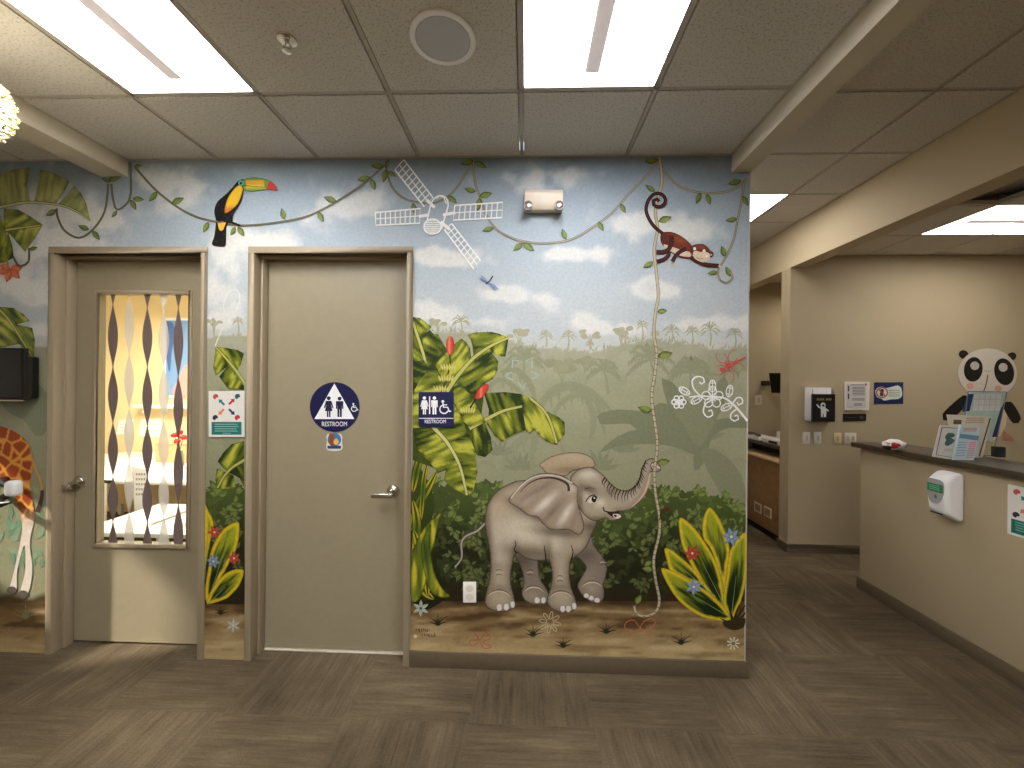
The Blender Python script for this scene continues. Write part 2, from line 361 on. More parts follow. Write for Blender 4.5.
class Art:
    def __init__(s, lay): s.v = []; s.f = []; s.c = []; s.lay = lay; s.k = 0
    def d(s, sub=None):
        if sub is None or sub is True: s.k += 1; sub = s.k % 60
        else: s.q = getattr(s, 'q', 0)+1; sub = min(55, sub)+(s.q % 97)*.06
        return -(.0006+.0005*s.lay+.000008*sub)
    def push(s, pts, fs, cols, sub=None):
        y = s.d(sub); n = len(s.v)
        for p in pts:
            q = W(p[0], p[1], 0); s.v.append(Vector((min(q.x, XR), y, q.z)))
        s.f += [tuple(n+i for i in f) for f in fs]; s.c += cols
    def region(s, poly, colf, res=2.0, smooth=True, outline=None, sub=None, clip=None):
        b = cat(poly, True, res) if smooth else poly
        if clip: b = [(max(clip[0], min(clip[1], x)), y) for x, y in b]
        bb = []
        for p in b:
            if not bb or math.hypot(p[0]-bb[-1][0], p[1]-bb[-1][1]) > .15: bb.append(p)
        b = bb
        kd = KDTree(len(b))
        for i, p in enumerate(b): kd.insert((p[0], p[1], 0), i)
        kd.balance()
        xs = [p[0] for p in b]; ys = [p[1] for p in b]; pts = list(b); r = 0
        y = min(ys)+res*.5
        while y < max(ys):
            x = min(xs)+(res*.5 if r % 2 else 0)
            while x < max(xs):
                if inside(b, x, y) and kd.find((x, y, 0))[2] > res*.45: pts.append((x, y))
                x += res
            y += res*.87; r += 1
        n = len(b)
        R = geometry.delaunay_2d_cdt([Vector(p[:2]) for p in pts], [(i, (i+1) % n) for i in range(n)], [], 1, 1e-4)
        vs = [(p.x, p.y) for p in R[0]]; cols = []
        for p in vs:
            c = colf(p[0], p[1])
            if outline:
                dd = kd.find((p[0], p[1], 0))[2]; c = toward(c, outline[3], max(0, 1-dd/outline[4])**1.5*outline[5]) if len(outline) > 3 else c; c = toward(c, outline[0], max(0, 1-dd/outline[1])*outline[2])
            cols.append(c)
        s.push(vs, [tuple(f) for f in R[2]], cols, sub); return s
    def fill(s, poly, col, sub=None):
        poly = [(x, y) for x, y in poly]
        t = geometry.tessellate_polygon([[Vector((x, y, 0)) for x, y in poly]])
        cf = col if callable(col) else (lambda x, y: col)
        s.push(poly, [tuple(f) for f in t], [cf(x, y) for x, y in poly], sub); return s
    def stroke(s, pts, w, col, smooth=True, step=2.5, sub=None, taper=False):
        P = cat(pts, False, step) if smooth else pts; n = len(P); L = []; Rr = []; cs = []
        for i, p in enumerate(P):
            a = P[max(i-1, 0)]; b = P[min(i+1, n-1)]; dx, dy = b[0]-a[0], b[1]-a[1]; l = math.hypot(dx, dy) or 1
            t = i/max(1, n-1); ww = (w[0]+(w[1]-w[0])*t if isinstance(w, tuple) else w)/2
            if taper: ww *= max(.08, math.sin(PI*min(1, max(0, t)))**.6)
            ox, oy = -dy/l*ww, dx/l*ww; L.append((p[0]+ox, p[1]+oy)); Rr.append((p[0]-ox, p[1]-oy))
            cs.append(col(p[0], p[1], t) if callable(col) else col)
        fs = [(i, i+1, n+i+1, n+i) for i in range(n-1)]
        s.push(L+Rr, fs, cs+cs, sub); return s
    def leaf(s, x, y, ang, l, w, c1=(96, 115, 45), c2=(52, 66, 24), sub=None, flat=False):
        a = math.radians(ang); ca, sa = math.cos(a), math.sin(a)
        pr = [(0, 0), (.2, .34), (.45, .5), (.72, .33), (1, 0), (.72, -.33), (.45, -.5), (.2, -.34)]
        P = [(x+(u*l)*ca-(v*w)*sa, y+(u*l)*sa+(v*w)*ca) for u, v in pr]
        cols = [c2, c1, toward(c1, (180, 185, 110), .3), c1, c2, c2, toward(c2, c1, .5), c2]
        M_ = [(x+(u*l)*ca, y+(u*l)*sa) for u in (.25, .5, .75)]
        if flat: cols = [c1]*8
        pts = P+M_; cols += [c1 if flat else toward(c1, (170, 170, 100), .4)]*3
        fs = [(0, 1, 8), (1, 2, 9, 8), (2, 3, 10, 9), (3, 4, 10), (4, 5, 10), (5, 6, 9, 10), (6, 7, 8, 9), (7, 0, 8)]
        s.push(pts, fs, cols, sub); return s
    def build(s, name, parent, label=None):
        b = BASE[parent.name]; me = bpy.data.meshes.new(name); 
        fs = []
        for f in s.f:
            a, b2, c = s.v[f[0]], s.v[f[1]], s.v[f[2]]
            ar = sum((s.v[f[i]].x*s.v[f[(i+1) % len(f)]].z - s.v[f[(i+1) % len(f)]].x*s.v[f[i]].z) for i in range(len(f)))
            fs.append(f if ar > 0 else tuple(reversed(f)))
        me.from_pydata([p-b for p in s.v], [], fs); me.update()
        at = me.color_attributes.new('paint', 'FLOAT_COLOR', 'POINT')
        buf = []
        for c in s.c:
            l = lin(c); buf += [min(.92, l[0]*KA), min(.92, l[1]*KA), min(.92, l[2]*KA), 1]
        at.data.foreach_set('color', buf)
        o = link(name, me, PAINT, parent)
        if label: o['label'] = label
        return o
from mathutils.kdtree import KDTree
MUR = thing('mural', 'painted jungle mural with elephant, toucan and monkey covering the wall around both doors', 'mural', (0, 0, 0))
# --- landscape
CLOUDS = [(178,190,36,17,.8),(150,180,22,10,.4),(255,242,42,15,.9),(225,262,16,24,.6),(232,300,14,16,.7),(345,200,34,16,.55),(372,198,22,14,.5),(320,215,30,12,.4),
 (432,256,24,8,.9),(450,262,30,7,.6),(548,176,50,10,.6),(540,190,34,8,.35),(560,256,24,8,.7),(640,222,38,15,.9),(690,232,34,13,.75),(650,287,24,9,.95),(668,294,22,8,.6),(596,254,16,9,.8),
 (505,294,34,8,.75),(540,300,26,6,.5),(430,312,28,9,.95),(405,300,12,10,.5),(470,322,40,6,.6),(730,322,34,9,.8),(585,322,22,9,.8),(480,262,26,14,.3),(600,330,60,7,.5),(690,325,40,6,.5),
 (30,290,24,9,.8),(12,282,18,10,.6),(48,300,20,9,.7),(105,222,26,12,.6),(10,186,20,12,.4),(60,225,70,40,.35),(20,250,60,40,.4),(70,245,26,9,.6),(40,330,16,8,.8),(222,322,20,10,.9),(205,300,14,30,.3),(60,205,30,14,.2)]
HILL = [(-300,350),(0,348),(48,346),(130,340),(206,336),(245,334),(413,333),(430,330),(460,331),(500,336),(530,346),(570,348),(588,351),(616,345),(650,337),(663,339),(685,342),(715,348),(745,346),(800,346)]
def hill_y(x):
    for i in range(len(HILL)-1):
        a, b = HILL[i], HILL[i+1]
        if a[0] <= x <= b[0]: return a[1]+(b[1]-a[1])*(x-a[0])/(b[0]-a[0])
    return 346
def sky(x, y):
    top = (130, 144, 156); mid = (168, 179, 187); low = (190, 194, 193)
    c = toward(top, mid, sm(150, 225, y)); c = toward(c, low, sm(215, 320, y))
    c = toward(c, (208, 206, 196), .6*sm(318, 345, y))
    c = toward(c, (178, 186, 190), .35*max(0, fb(x, y, .022, 3)+.15)*2)
    n = fb(x, y, .05, 11, 5); w = 0
    for cx, cy, rx, ry, st in CLOUDS:
        dx, dy = (x-cx)/rx, (y-cy)/ry; d = dx*dx+dy*dy
        if d < 5: w += st*math.exp(-d*.9)
    if w > .02:
        hi = toward((200, 202, 200), (226, 222, 212), sm(160, 240, y))
        c = toward(c, hi, min(.92, sm(.18, .75, w+n*.85)*.9))
        c = toward(c, (180, 182, 182), min(.5, max(0, n)*w*.6))
    return c
def bg(x, y):
    hy = hill_y(x)+3.0*nz(x, 0, .5, 5)+1.5*nz(x, 0, 1.7, 9)+2*nz(x, y, .12, 2)
    if y < hy+1:
        c = sky(x, y)
        g = sm(hy-9, hy+1, y+7*nz(x, y*.4, .55, 8))
        return toward(c, (200, 196, 176), g*.55)
    c = toward((172, 168, 142), (166, 163, 130), sm(345, 400, y)); c = toward(c, (158, 155, 122), sm(390, 460, y)); c = toward(c, (146, 143, 110), sm(450, 520, y))
    c = toward(c, (150, 150, 120), .35*sm(-.1, .3, fb(x, y*1.6, .03, 21)))
    if y > 560:
        gy = 598+5*nz(x, 0, .05, 4)
        g = toward((128, 101, 64), (188, 162, 114), sm(612, 655, y))
        st = fb(x*.22, y*1.5, .09, 31, 5)
        g = toward(g, (74, 52, 28), sm(.02, .28, st)*.75*(1-.55*sm(620, 650, y)))
        g = toward(g, (214, 192, 146), sm(.04, .3, -st)*.5)
        g = toward((62, 46, 26), g, sm(gy-2, gy+14, y+6*nz(x*.3, y, .2, 6)))
        c = toward(c, g, sm(gy-6, gy+2, y))
    return c
A = Art(0); st = .0145
nx = int((XR-XL)/st); nzz = int(HC/st)
idx = {}
def hid(X, Z):
    for a, b_ in ((X1, X2), (X3, X4)):
        if a+.012 < X < b_-.012 and Z < T-.012: return True
    if X > X4 and Z < .075: return True
    return X < -3.75
for j in range(nzz+1):
    Z = HC*j/nzz
    for i in range(nx+1):
        X = XL+(XR-XL)*i/nx
        if hid(X, Z) : continue
        idx[(i, j)] = len(A.v); A.v.append(Vector((X, -.0005, Z)))
        P = Vector((X, 0, Z))-CAM; zc = P.dot(_w); A.c.append(bg(512+F*P.dot(CR)/zc, 384-F*P.dot(CU)/zc))
for j in range(nzz):
    for i in range(nx):
        q = [idx.get(k) for k in ((i, j), (i+1, j), (i+1, j+1), (i, j+1))]
        if None not in q: A.f.append(tuple(q))
A.build('painted_landscape', MUR, 'pale blue sky with clouds over olive hills and brown ground')
# --- distant tree silhouettes
def palm(A, x, y, r, col, ty=None, tx=None, nf=9, w=2.0, seed=0, a0=-200, a1=20):
    rnd = random.Random(seed+int(x*7+y))
    if ty: A.stroke([(x, y), ((x+(tx or x))/2+1, (y+ty)/2), (tx or x, ty)], (1.2, 1.8) if r < 14 else (2, 3), col, sub=1)
    for i in range(nf):
        a = math.radians(a0+(a1-a0)*i/(nf-1)+rnd.uniform(-8, 8)); l = r*rnd.uniform(.75, 1.05)
        ex, ey = x+math.cos(a)*l, y+math.sin(a)*l*.75
        A.stroke([(x, y), (x+math.cos(a)*l*.5, y+math.sin(a)*l*.6-r*.12), (ex, ey+r*.28)], w, col, step=3, sub=2, taper=True)
        if r > 14:
            for t in (.35, .5, .65, .8, .95):
                px, py = x+math.cos(a)*l*t, y+math.sin(a)*l*t*.8+r*.28*t*t-r*.08
                A.stroke([(px, py), (px+math.cos(a)*1.5, py+r*.2)], (w*.8, .3), col, smooth=False, sub=2)
def canopy(A, x, y, r, col, ty):
    rnd = random.Random(int(x))
    for i in range(9): A.fill(ell(x+rnd.uniform(-1, 1)*r*.8, y+rnd.uniform(-.25, .35)*r, r*rnd.uniform(.25, .42), r*rnd.uniform(.16, .26), rnd.uniform(-20, 20), 9), toward(col, (190, 180, 140), rnd.random()*.3), sub=3+i)
    for k in (-.5, 0, .5): A.stroke([(x, ty), (x+k*r*.3, y+r*.5), (x+k*r, y)], 1.0, col, sub=1)
A = Art(1)
hz = (172, 166, 136)
A.stroke([(413,334),(420,334)],.5,hz)
for x, y, r, ty in ((461,322,11,334),(546,336,9,347),(568,336,9,348),(642,326,9,340),(672,331,11,342),(692,332,9,344),(710,330,12,346),(735,334,10,348),(238,322,8,336),(590,344,6,350),(625,338,6,346),(655,334,6,341),(760,333,8,345)):
    if x < 746: B_ = Art(1); palm(B_, x, y, r, hz, ty, w=1.6); B_.build('painted_palm_tree', MUR)
for x, y, r, ty in ((438,322,9,334),(519,333,11,352),(590,334,10,350),(621,331,11,346),(214,322,8,336)): B_ = Art(1); canopy(B_, x, y, r, hz, ty); B_.build('painted_tree', MUR)
for i in range(70):
    x = random.uniform(413, 745); y = hill_y(x)+1; A.stroke([(x, y), (x+random.uniform(-3, 3), y-random.uniform(2, 6))], (1.6, .4), (166, 161, 132), smooth=False, sub=1)
o_ = A.build('painted_horizon_grass', MUR); o_['kind'] = 'stuff'
A = Art(2)
h2 = (150, 149, 118); h3 = (131, 132, 102)
for a_ in ((604, 371, 20, 394, 608, 10, 2.6), (650, 360, 26, 385, 655, 8, 4), (690, 372, 26, 392, 690, 9, 4), (524, 360, 22, 380, 522, 8, 3)):
    B_ = Art(2); palm(B_, a_[0], a_[1], a_[2], h2, a_[3], a_[4], nf=a_[5], w=a_[6]); B_.build('painted_palm_tree', MUR)
for a_ in ((562, 366, 18, 384), (585, 360, 12, 372), (738, 365, 12, 380)): B_ = Art(2); canopy(B_, a_[0], a_[1], a_[2], h2, a_[3]); B_.build('painted_tree', MUR)
for P, w in (([(532,425),(546,398),(566,386),(590,392),(612,412)],9),([(548,430),(560,404),(578,395),(596,402),(606,440)],6),([(500,372),(516,370),(530,385),(536,402)],7),([(478,402),(498,380),(520,392),(528,410)],5),
             ([(574,390),(586,398),(594,420),(590,440)],7),([(560,440),(566,470),(556,500)],5),([(500,480),(512,450),(530,435),(538,440)],9),([(534,478),(532,450),(540,430)],6),([(640,470),(668,452),(694,458),(702,500)],6),([(655,486),(672,470),(690,490),(692,512)],4),
             ([(700,445),(722,452),(736,480),(738,505)],6),([(470,480),(484,462),(498,470)],5),([(720,470),(735,460),(748,462)],5)):
    A.stroke(P, w, h2, taper=True, sub=3)
    for i in range(len(P)-1):
        for t in (.2, .6):
            px = P[i][0]+(P[i+1][0]-P[i][0])*t; py = P[i][1]+(P[i+1][1]-P[i][1])*t
            A.stroke([(px, py), (px+2, py+w*1.5)], (w*.5, .3), h2, smooth=False, sub=4)
for cx, cy, r in ((600, 470, 24), (520, 470, 22), (700, 440, 30), (625, 452, 20), (500, 455, 18)):
    for k in range(7):
        a = -165+k*25; A.leaf(cx, cy, a, r*(.8+.25*((k*37) % 5)/5), r*.22, toward(h2, h3, .5), h2, sub=5, flat=True)
A.region([(662,378),(672,382),(690,404),(700,425),(704,450),(690,452),(678,425),(666,400)], lambda x, y: h3, 6, sub=6)
A.region([(597,416),(612,410),(640,411),(668,418),(690,436),(686,446),(660,434),(640,432),(630,424),(614,424),(600,424)], lambda x, y: h3, 6, sub=7)
A.region([(600,452),(612,440),(634,430),(660,430),(690,440),(700,456),(670,446),(640,444),(620,446)], lambda x, y: h3, 6, sub=8)
A.region([(696,440),(706,424),(726,418),(748,418),(748,428),(728,428),(712,438),(704,462),(694,470)], lambda x, y: h3, 6, sub=9)
A.region([(668,400),(690,404),(712,388),(724,376),(728,392),(716,420),(700,446),(686,430)], lambda x, y: toward(h3, h2, .4), 6, sub=10)
A.region([(654,406),(668,404),(680,420),(690,440),(686,450),(670,440),(660,424)], lambda x, y: h3, 6, sub=11)
A.region([(700,452),(716,450),(738,470),(747,500),(730,506),(716,486)], lambda x, y: toward(h3, h2, .3), 6, sub=12)
A.build('painted_jungle_silhouettes', MUR, 'large pale olive palm and banana silhouettes'); A = Art(2)
A.region([(212,394),(222,388),(232,400),(240,440),(232,470),(222,440)], lambda x, y: h2, 6, sub=12)
A.build('painted_jungle_silhouettes', MUR); A = Art(2)
A.region([(0,395),(18,380),(38,384),(50,400),(48,430),(36,436),(24,420),(8,412)], lambda x, y: toward(h3, (150,160,130), .3), 6, sub=12)
A.build('painted_jungle_silhouettes', MUR)
# --- dark leafy bush
def bush(name, top, bottom, x0, x1, seed, n, label=None):
    rnd = random.Random(seed); A = Art(3)
    def ty(x):
        for i in range(len(top)-1):
            if top[i][0] <= x <= top[i+1][0]: return top[i][1]+(top[i+1][1]-top[i][1])*(x-top[i][0])/(top[i+1][0]-top[i][0])
        return top[-1][1]
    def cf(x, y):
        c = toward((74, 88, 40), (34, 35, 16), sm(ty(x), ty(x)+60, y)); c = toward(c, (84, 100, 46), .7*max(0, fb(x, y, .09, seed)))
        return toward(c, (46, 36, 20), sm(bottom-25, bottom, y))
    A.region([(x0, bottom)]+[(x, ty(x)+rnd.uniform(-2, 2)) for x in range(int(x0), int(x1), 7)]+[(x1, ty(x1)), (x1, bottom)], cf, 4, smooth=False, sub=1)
    for i in range(n):
        x = rnd.uniform(x0+3, x1-3); t = rnd.random()**1.5; y = ty(x)+t*(bottom-10-ty(x)); b = rnd.random()
        k = (1-.85*t)*(.5+.6*b); c1 = toward((36, 38, 18), (108, 126, 60), min(1, k)); c2 = toward((34, 36, 17), (70, 84, 38), k)
        for q in range(rnd.choice((3, 4, 5))):
            a = rnd.uniform(-180, 180) if t > .1 else rnd.uniform(-170, -10)
            l = rnd.uniform(6.5, 12)
            lx = x if x0+l < x < x1-l else (x0+l if x < x0+l else x1-l)
            A.leaf(lx, y, a, l, l*.5, c1, c2, sub=2+(i % 40), flat=b < .55)
    return A.build(name, MUR, label)
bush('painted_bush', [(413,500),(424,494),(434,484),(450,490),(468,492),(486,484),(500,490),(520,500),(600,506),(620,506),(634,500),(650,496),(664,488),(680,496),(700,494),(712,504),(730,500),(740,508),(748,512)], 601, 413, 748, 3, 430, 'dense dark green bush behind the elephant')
bush('painted_bush', [(204,492),(214,488),(226,490),(240,486),(246,490)], 604, 205, 245, 5, 60, 'dark bush between the two doors')
A = Art(3)
for i in range(60):
    x = random.uniform(-20, 44); y = random.uniform(486, 570)
    A.leaf(x, y, random.uniform(-170, -10), random.uniform(8, 16), 6, toward((140, 160, 128), (112, 140, 108), random.random()), (128, 146, 116), sub=i % 30, flat=True)
A.build('painted_undergrowth', MUR, 'hazy blue green leaves behind the giraffe')
# --- banana leaves
DK, MD, LT = (40, 54, 18), (112, 120, 34), (192, 188, 70)
def blade(A, poly, rib, ang=60, dark=0.0, pale=0.0, sub=None, clip=None, res=2.0, smooth=False):
    a = math.radians(ang); ca, sa = math.cos(a), math.sin(a); o = poly[0][0]*.1
    def cf(x, y):
        u = x*ca+y*sa; v = -x*sa+y*ca
        n = noise.noise(Vector((u*.04, v*.2, o)))*.9+noise.noise(Vector((u*.06, v*.4, o+3)))*.5+.0-dark
        c = toward(MD, LT, sm(.02, .5, n)) if n > 0 else toward(MD, DK, sm(0, .45, -n))
        if pale: c = toward(c, (176, 178, 140), pale)
        return c
    A.region(poly, cf, res, smooth=smooth, outline=(toward((34, 44, 12), (100, 105, 70), pale), 3.4, .8), sub=sub, clip=clip)
def rib(A, pts, w=(3, 1), col=(192, 186, 104)):
    A.stroke(pts, (w[0]+1.2, w[1]+.8), (74, 76, 26)); A.stroke(pts, w, col)
A = Art(5)
# strap leaves at the foot
def strap(A, pts, w, c0=(188, 170, 46), c1=(88, 104, 26), base=(40, 50, 16)):
    A.stroke(pts, w*1.15, (36, 44, 14), taper=True); A.stroke(pts, w, lambda x, y, t: toward(c1, c0, .5+.5*math.sin(t*9)), taper=True); A.stroke(pts, w*.35, toward(c1, base, .5), taper=True)
A.region([(412,470),(424,474),(434,500),(430,540),(440,575),(446,598),(412,600)], lambda x, y: toward((60, 70, 26), (30, 34, 14), sm(480, 600, y)), 4)
for P, w in (([(437,471),(428,488),(417,508),(411,530)],8),([(422,452),(417,470),(413,492)],7),([(428,460),(424,480),(421,520)],5),([(413,500),(417,524),(414,560)],8),([(413,548),(417,570),(424,590),(434,599)],10),([(414,530),(420,550),(426,575),(428,596)],9)): strap(A, P, w)
def bladeleaf(P):
    A.region(P, lambda x, y: toward(toward((96, 112, 32), (206, 190, 52), sm(-.25, .35, noise.noise(Vector((x*.16, y*.03, 1))))), (40, 50, 18), .6*sm(0, .5, noise.noise(Vector((x*.2, y*.03, 7))))), 1.6, outline=((38, 46, 14), 1.6, .85))
bladeleaf([(446,509),(440,517),(437,530),(434,545),(430,556),(428,575),(420,598),(411,598),(411,556),(414,548),(420,534),(431,520)])
bladeleaf([(431,524),(430,545),(434,570),(441,586),(450,596),(440,597),(430,590),(424,570),(421,548),(425,534)])
A.build('painted_strap_leaves', MUR)
A = Art(6)
A.region([(412,340),(430,330),(448,350),(470,360),(484,392),(480,430),(474,456),(440,470),(412,460)], lambda x, y: toward((44, 56, 20), (84, 92, 30), .5+fb(x, y, .07, 2)), 4, smooth=False, clip=(413, 600))
blade(A, [(413,317),(420,318),(432,327),(424,334),(421,338),(427,352),(427,370),(413,362)], None, 40, .1, sub=None, clip=(413, 700))
blade(A, [(422,338),(430,335),(438,334),(445,347),(443,355),(430,366),(427,371),(424,352)], None, 30, .1)
rib(A, [(413,322),(419,340),(424,356),(427,371)], (2.6, 2.6))
blade(A, [(413,362),(424,360),(430,368),(446,372),(448,392),(430,400),(413,398)], None, 20, .25, clip=(413, 700))
blade(A, [(461.5,338.7),(466,342),(470.3,348.3),(471.2,358),(458,375.6),(446.6,391.4),(441,378),(435,365),(444,354.5),(452.7,345.7)], None, 130, -.15)
blade(A, [(467.7,335),(475.6,332.5),(491.4,332),(500,334),(508.5,338),(491.4,345.7),(473.8,358),(472.5,346),(471,340)], None, 170, .05)
blade(A, [(508.5,338),(507,348),(505.4,356.8),(501,356.2),(491.4,352.7),(486,350)], None, 100, 0)
blade(A, [(490,346),(492,353),(498.4,361.5),(497.5,370.3),(493,379),(482.6,384.4),(475.6,395),(468,390),(459.8,384.4),(452,388),(458,375.6),(473.8,358)], None, 150, 0)
rib(A, [(446.6,392),(458,375.6),(473.8,358),(491.4,345.7),(508.5,337.8)], (4, 2))
blade(A, [(455,388),(462,386),(472,396),(477,402),(466,408),(456,412),(450,400)], None, 150, .1)
blade(A, [(470,424),(484,421),(491,437),(492.5,450),(485,457),(477,455),(471,440)], None, 80, .3)
blade(A, [(484,393),(505,392),(521.5,394),(524,410),(526.5,430),(514,434),(502,442),(495,436),(487,424),(489,410)], None, 70, .28)
blade(A, [(521.3,394.5),(532,399),(546,411),(558.5,417),(564.5,422),(564.8,434),(556.4,445),(546,441),(538,434),(534,430),(530,434),(526,431),(523,412)], None, 65, -.22)
rib(A, [(469.4,428.3),(485,420),(503,411),(522,406.3)], (4, 2)); rib(A, [(530,398),(544,410.7),(551,424),(556.6,443)], (2.5, 2))
blade(A, [(455,404),(472,397),(478,408),(486,422),(470,427),(462,420)], None, 150, -.1)
blade(A, [(427,371),(440,374),(447,392),(452,398),(462,418),(468,434),(470,436),(448,444),(433,426),(413,430),(413,392)], None, 165, -.2, clip=(413, 700))
blade(A, [(413,428),(433,427),(448,443),(460,466),(467,495.6),(453,488.5),(444,480),(446,470),(438,473),(430,462),(423,455),(417,449)], None, 160, -.1, clip=(413, 700))
blade(A, [(448,443),(458,438),(470,436.5),(475.6,451.6),(477.5,472),(473,494),(467,495.6),(460,466)], None, 10, -.08)
rib(A, [(430,420),(433.4,427),(447.5,442.8),(459.8,465.7),(467,495)], (3.6, 2), (206, 200, 132))
A.build('painted_banana_leaves', MUR, 'large banana leaves right of the restroom door')
A = Art(8)
for cx, cy, an in ((450.4, 345.7, 90), (482, 391.7, 130)):
    A.region(ell(cx, cy, 9.6, 4.1, an), lambda x, y, c=(cx, cy): toward((196, 64, 48), (232, 130, 96), max(0, 1-abs(x-c[0]+1)/2.5)), 1.2, outline=((120, 30, 20), 1, .8))
A.stroke([(450,355),(450,366),(446,380),(441,392)], 1.6, (70, 62, 24)); A.stroke([(476,399),(470,408)], 1.6, (40, 38, 16))
for cx, cy in ((448.3,366.8),(446,378),(441.3,388.7),(467.7,409.8)):
    for k in range(6): A.leaf(cx-5+k*2, cy+4, -110+k*8, 8, 2.4, (222, 208, 116), (168, 150, 56))
A.build('painted_banana_flowers', MUR, 'red buds with pale banana bunches')
# between and left of the doors
A = Art(6)
blade(A, [(216.2,347),(226.4,347.8),(238,350),(245,353.5),(241,364.8),(237,372),(226,358)], None, 60, 0, clip=(205, 244.5))
blade(A, [(216.2,347),(226,360),(236,373),(246,386),(246,390),(229,389.3),(219.6,376.6),(227,367.3),(216.2,375.5),(213.7,368)], None, 120, -.1, clip=(205, 244.5))
rib(A, [(216.5,347.5),(226,358),(236,370),(245,383)], (1.4, 2.6))
blade(A, [(246,441),(232,444),(223.6,452.7),(218,461),(222,466),(227.5,471),(236,463),(246,458)], None, 120, -.05, clip=(205, 244.5))
blade(A, [(246,458),(234,466),(228,472),(234,474.5),(240,478),(246,487)], None, 60, .1, clip=(205, 244.5))
blade(A, [(217.3,468.3),(226,472),(233.8,475.3),(236.9,488),(218,488.6),(215.8,480)], None, 110, -.05)
rib(A, [(218,487.8),(224,477),(232,468),(245,459.7)], (1.6, 2.6))
A.build('painted_banana_leaves', MUR, 'banana leaves between the two doors')
A = Art(6)
blade(A, [(-30,176),(-10,178),(0,175.8),(14,170),(30.5,167.6),(27,185),(31.5,203),(0,207.4),(-30,212)], None, 85, -.1, .62)
blade(A, [(41,170),(56,174),(70.3,181.6),(66,190),(57.4,203),(46,203),(35,201)], None, 100, -.1, .62)
blade(A, [(75,186.3),(82,194),(87,204),(91,221.5),(76,212),(58.6,205)], None, 140, -.1, .62)
rib(A, [(-20,209),(0,207.4),(28,202.7),(58.6,205),(76,211),(91,221)], (2.6, 1), (196, 192, 140))
blade(A, [(4.7,208.6),(18.8,209.8),(30,216),(43.4,225),(24,228),(4,231)], None, 150, -.05, .3)
blade(A, [(4,231),(24,228),(43.4,225),(36,238),(25.8,252),(17,242),(10.5,234)], None, 110, -.2, .3)
rib(A, [(2,231),(22,228),(43,225.3)], (2.4, 1))
blade(A, [(-12,214),(0,212),(6,228),(9,245),(2,262),(-14,250)], None, 90, -.35, .2)
blade(A, [(9,233),(13,246),(14.5,258),(4,263),(-6,262),(2,248)], None, 100, .2, .1)
blade(A, [(-20,306),(0,307),(14,308),(24,314),(30.5,321),(17.6,324.5),(33,328),(35.6,339.7),(34.7,360),(20,344),(0,348),(-20,350)], None, 40, -.05, .15)
rib(A, [(-6,304),(8,318),(20,336),(34.5,359)], (2, 1.4))
A.build('painted_banana_leaves', MUR, 'pale banana leaves above the screen at left')
A = Art(7)
for an, l in ((-5, 12), (45, 14), (105, 14), (160, 14), (200, 11)): A.leaf(11, 269, an, l, 8, (226, 104, 74), (192, 60, 42))
A.stroke([(4,250),(8,260),(9,268)], 1.6, (150,140,60))
A.build('painted_red_flower', MUR)
# --- yellow edged plants
def yleaf(A, poly, base, clip=None):
    xs = [p[0] for p in poly]; ys = [p[1] for p in poly]; cx, cy = sum(xs)/len(xs), sum(ys)/len(ys)
    dmax = max(math.hypot(p[0]-base[0], p[1]-base[1]) for p in poly)
    b = cat(poly, True, 1.5)
    if clip: b = [(max(clip[0], min(clip[1], x)), y) for x, y in b]
    kd = KDTree(len(b))
    for k, p in enumerate(b): kd.insert((p[0], p[1], 0), k)
    kd.balance()
    a = math.atan2(cy-base[1], cx-base[0]); ca, sa = math.cos(a), math.sin(a)
    def yc(x, y):
        t = math.hypot(x-base[0], y-base[1])/dmax; v = -(x)*sa+y*ca; u = x*ca+y*sa
        n = noise.noise(Vector((u*.05, v*.45, 2)))
        g = toward((22, 36, 14), (166, 170, 42), sm(.3, .88, t+n*.4)); g = toward(g, (70, 96, 30), .3*max(0, n))
        e = toward((238, 208, 40), (206, 178, 42), .5+.5*nz(x, y, .3))
        return toward(e, g, sm(2.4, 4.4, kd.find((x, y, 0))[2]+n*1.2))
    A.region(poly, yc, 1.3, outline=((120, 98, 20), 1.1, .7), clip=clip)
    A.stroke([base, (base[0]*.6+cx*.4, base[1]*.6+cy*.4), (cx, cy)], (1.0, .3), (130, 150, 100))
def flower(A, x, y, r, c, cc=(230, 220, 200), n=6, rot=0, w=.5, dark=None):
    A = Art(7)
    for k in range(n):
        a = rot+360*k/n; A.leaf(x, y, a, r, r*w, c, dark or toward(c, (20, 10, 20), .35))
    A.fill(ell(x, y, r*.15, r*.15, 0, 8), cc); A.build('painted_flower', MUR)
A = Art(6)
yleaf(A, [(709.3,507.3),(718.4,517.3),(724.8,532),(729.3,550),(726.6,572),(723,597.5),(720.2,577.5),(711,550),(702.9,537.4),(702.9,519)], (726, 606))
yleaf(A, [(680,517.3),(692.9,526.5),(707.4,546.5),(718.4,568.4),(723.9,596),(727.5,612),(712,598),(700,581),(683.7,550),(679,530)], (728, 614))
yleaf(A, [(664.6,548),(674.6,552),(694.7,570),(704,584),(690,582),(671,571),(666.4,559.3)], (712, 594))
yleaf(A, [(746.5,532.8),(747.5,559),(745,584.8),(737,610.3),(731,617.6),(723,603),(725.7,577.5),(729.3,552),(736.6,539)], (731, 618), clip=(600, 748))
yleaf(A, [(661,570.2),(669,569.3),(685.6,577.5),(712.9,595.7),(731,618),(712.9,619.6),(692.9,612),(674.6,595.7)], (731, 618))
for P in ([(733,622),(730,612),(728,606)],[(735,622),(740,612),(746,604)],[(736,624),(742,616),(748,610)],[(733,624),(736,612),(739,604)],[(730,624),(724,620),(720,618)]): A.stroke(P, (4, .6), (48, 42, 20))
A.region([(722,622),(733,619),(746,618),(744,626),(734,630),(724,626)], lambda x, y: (56, 46, 24), 3)
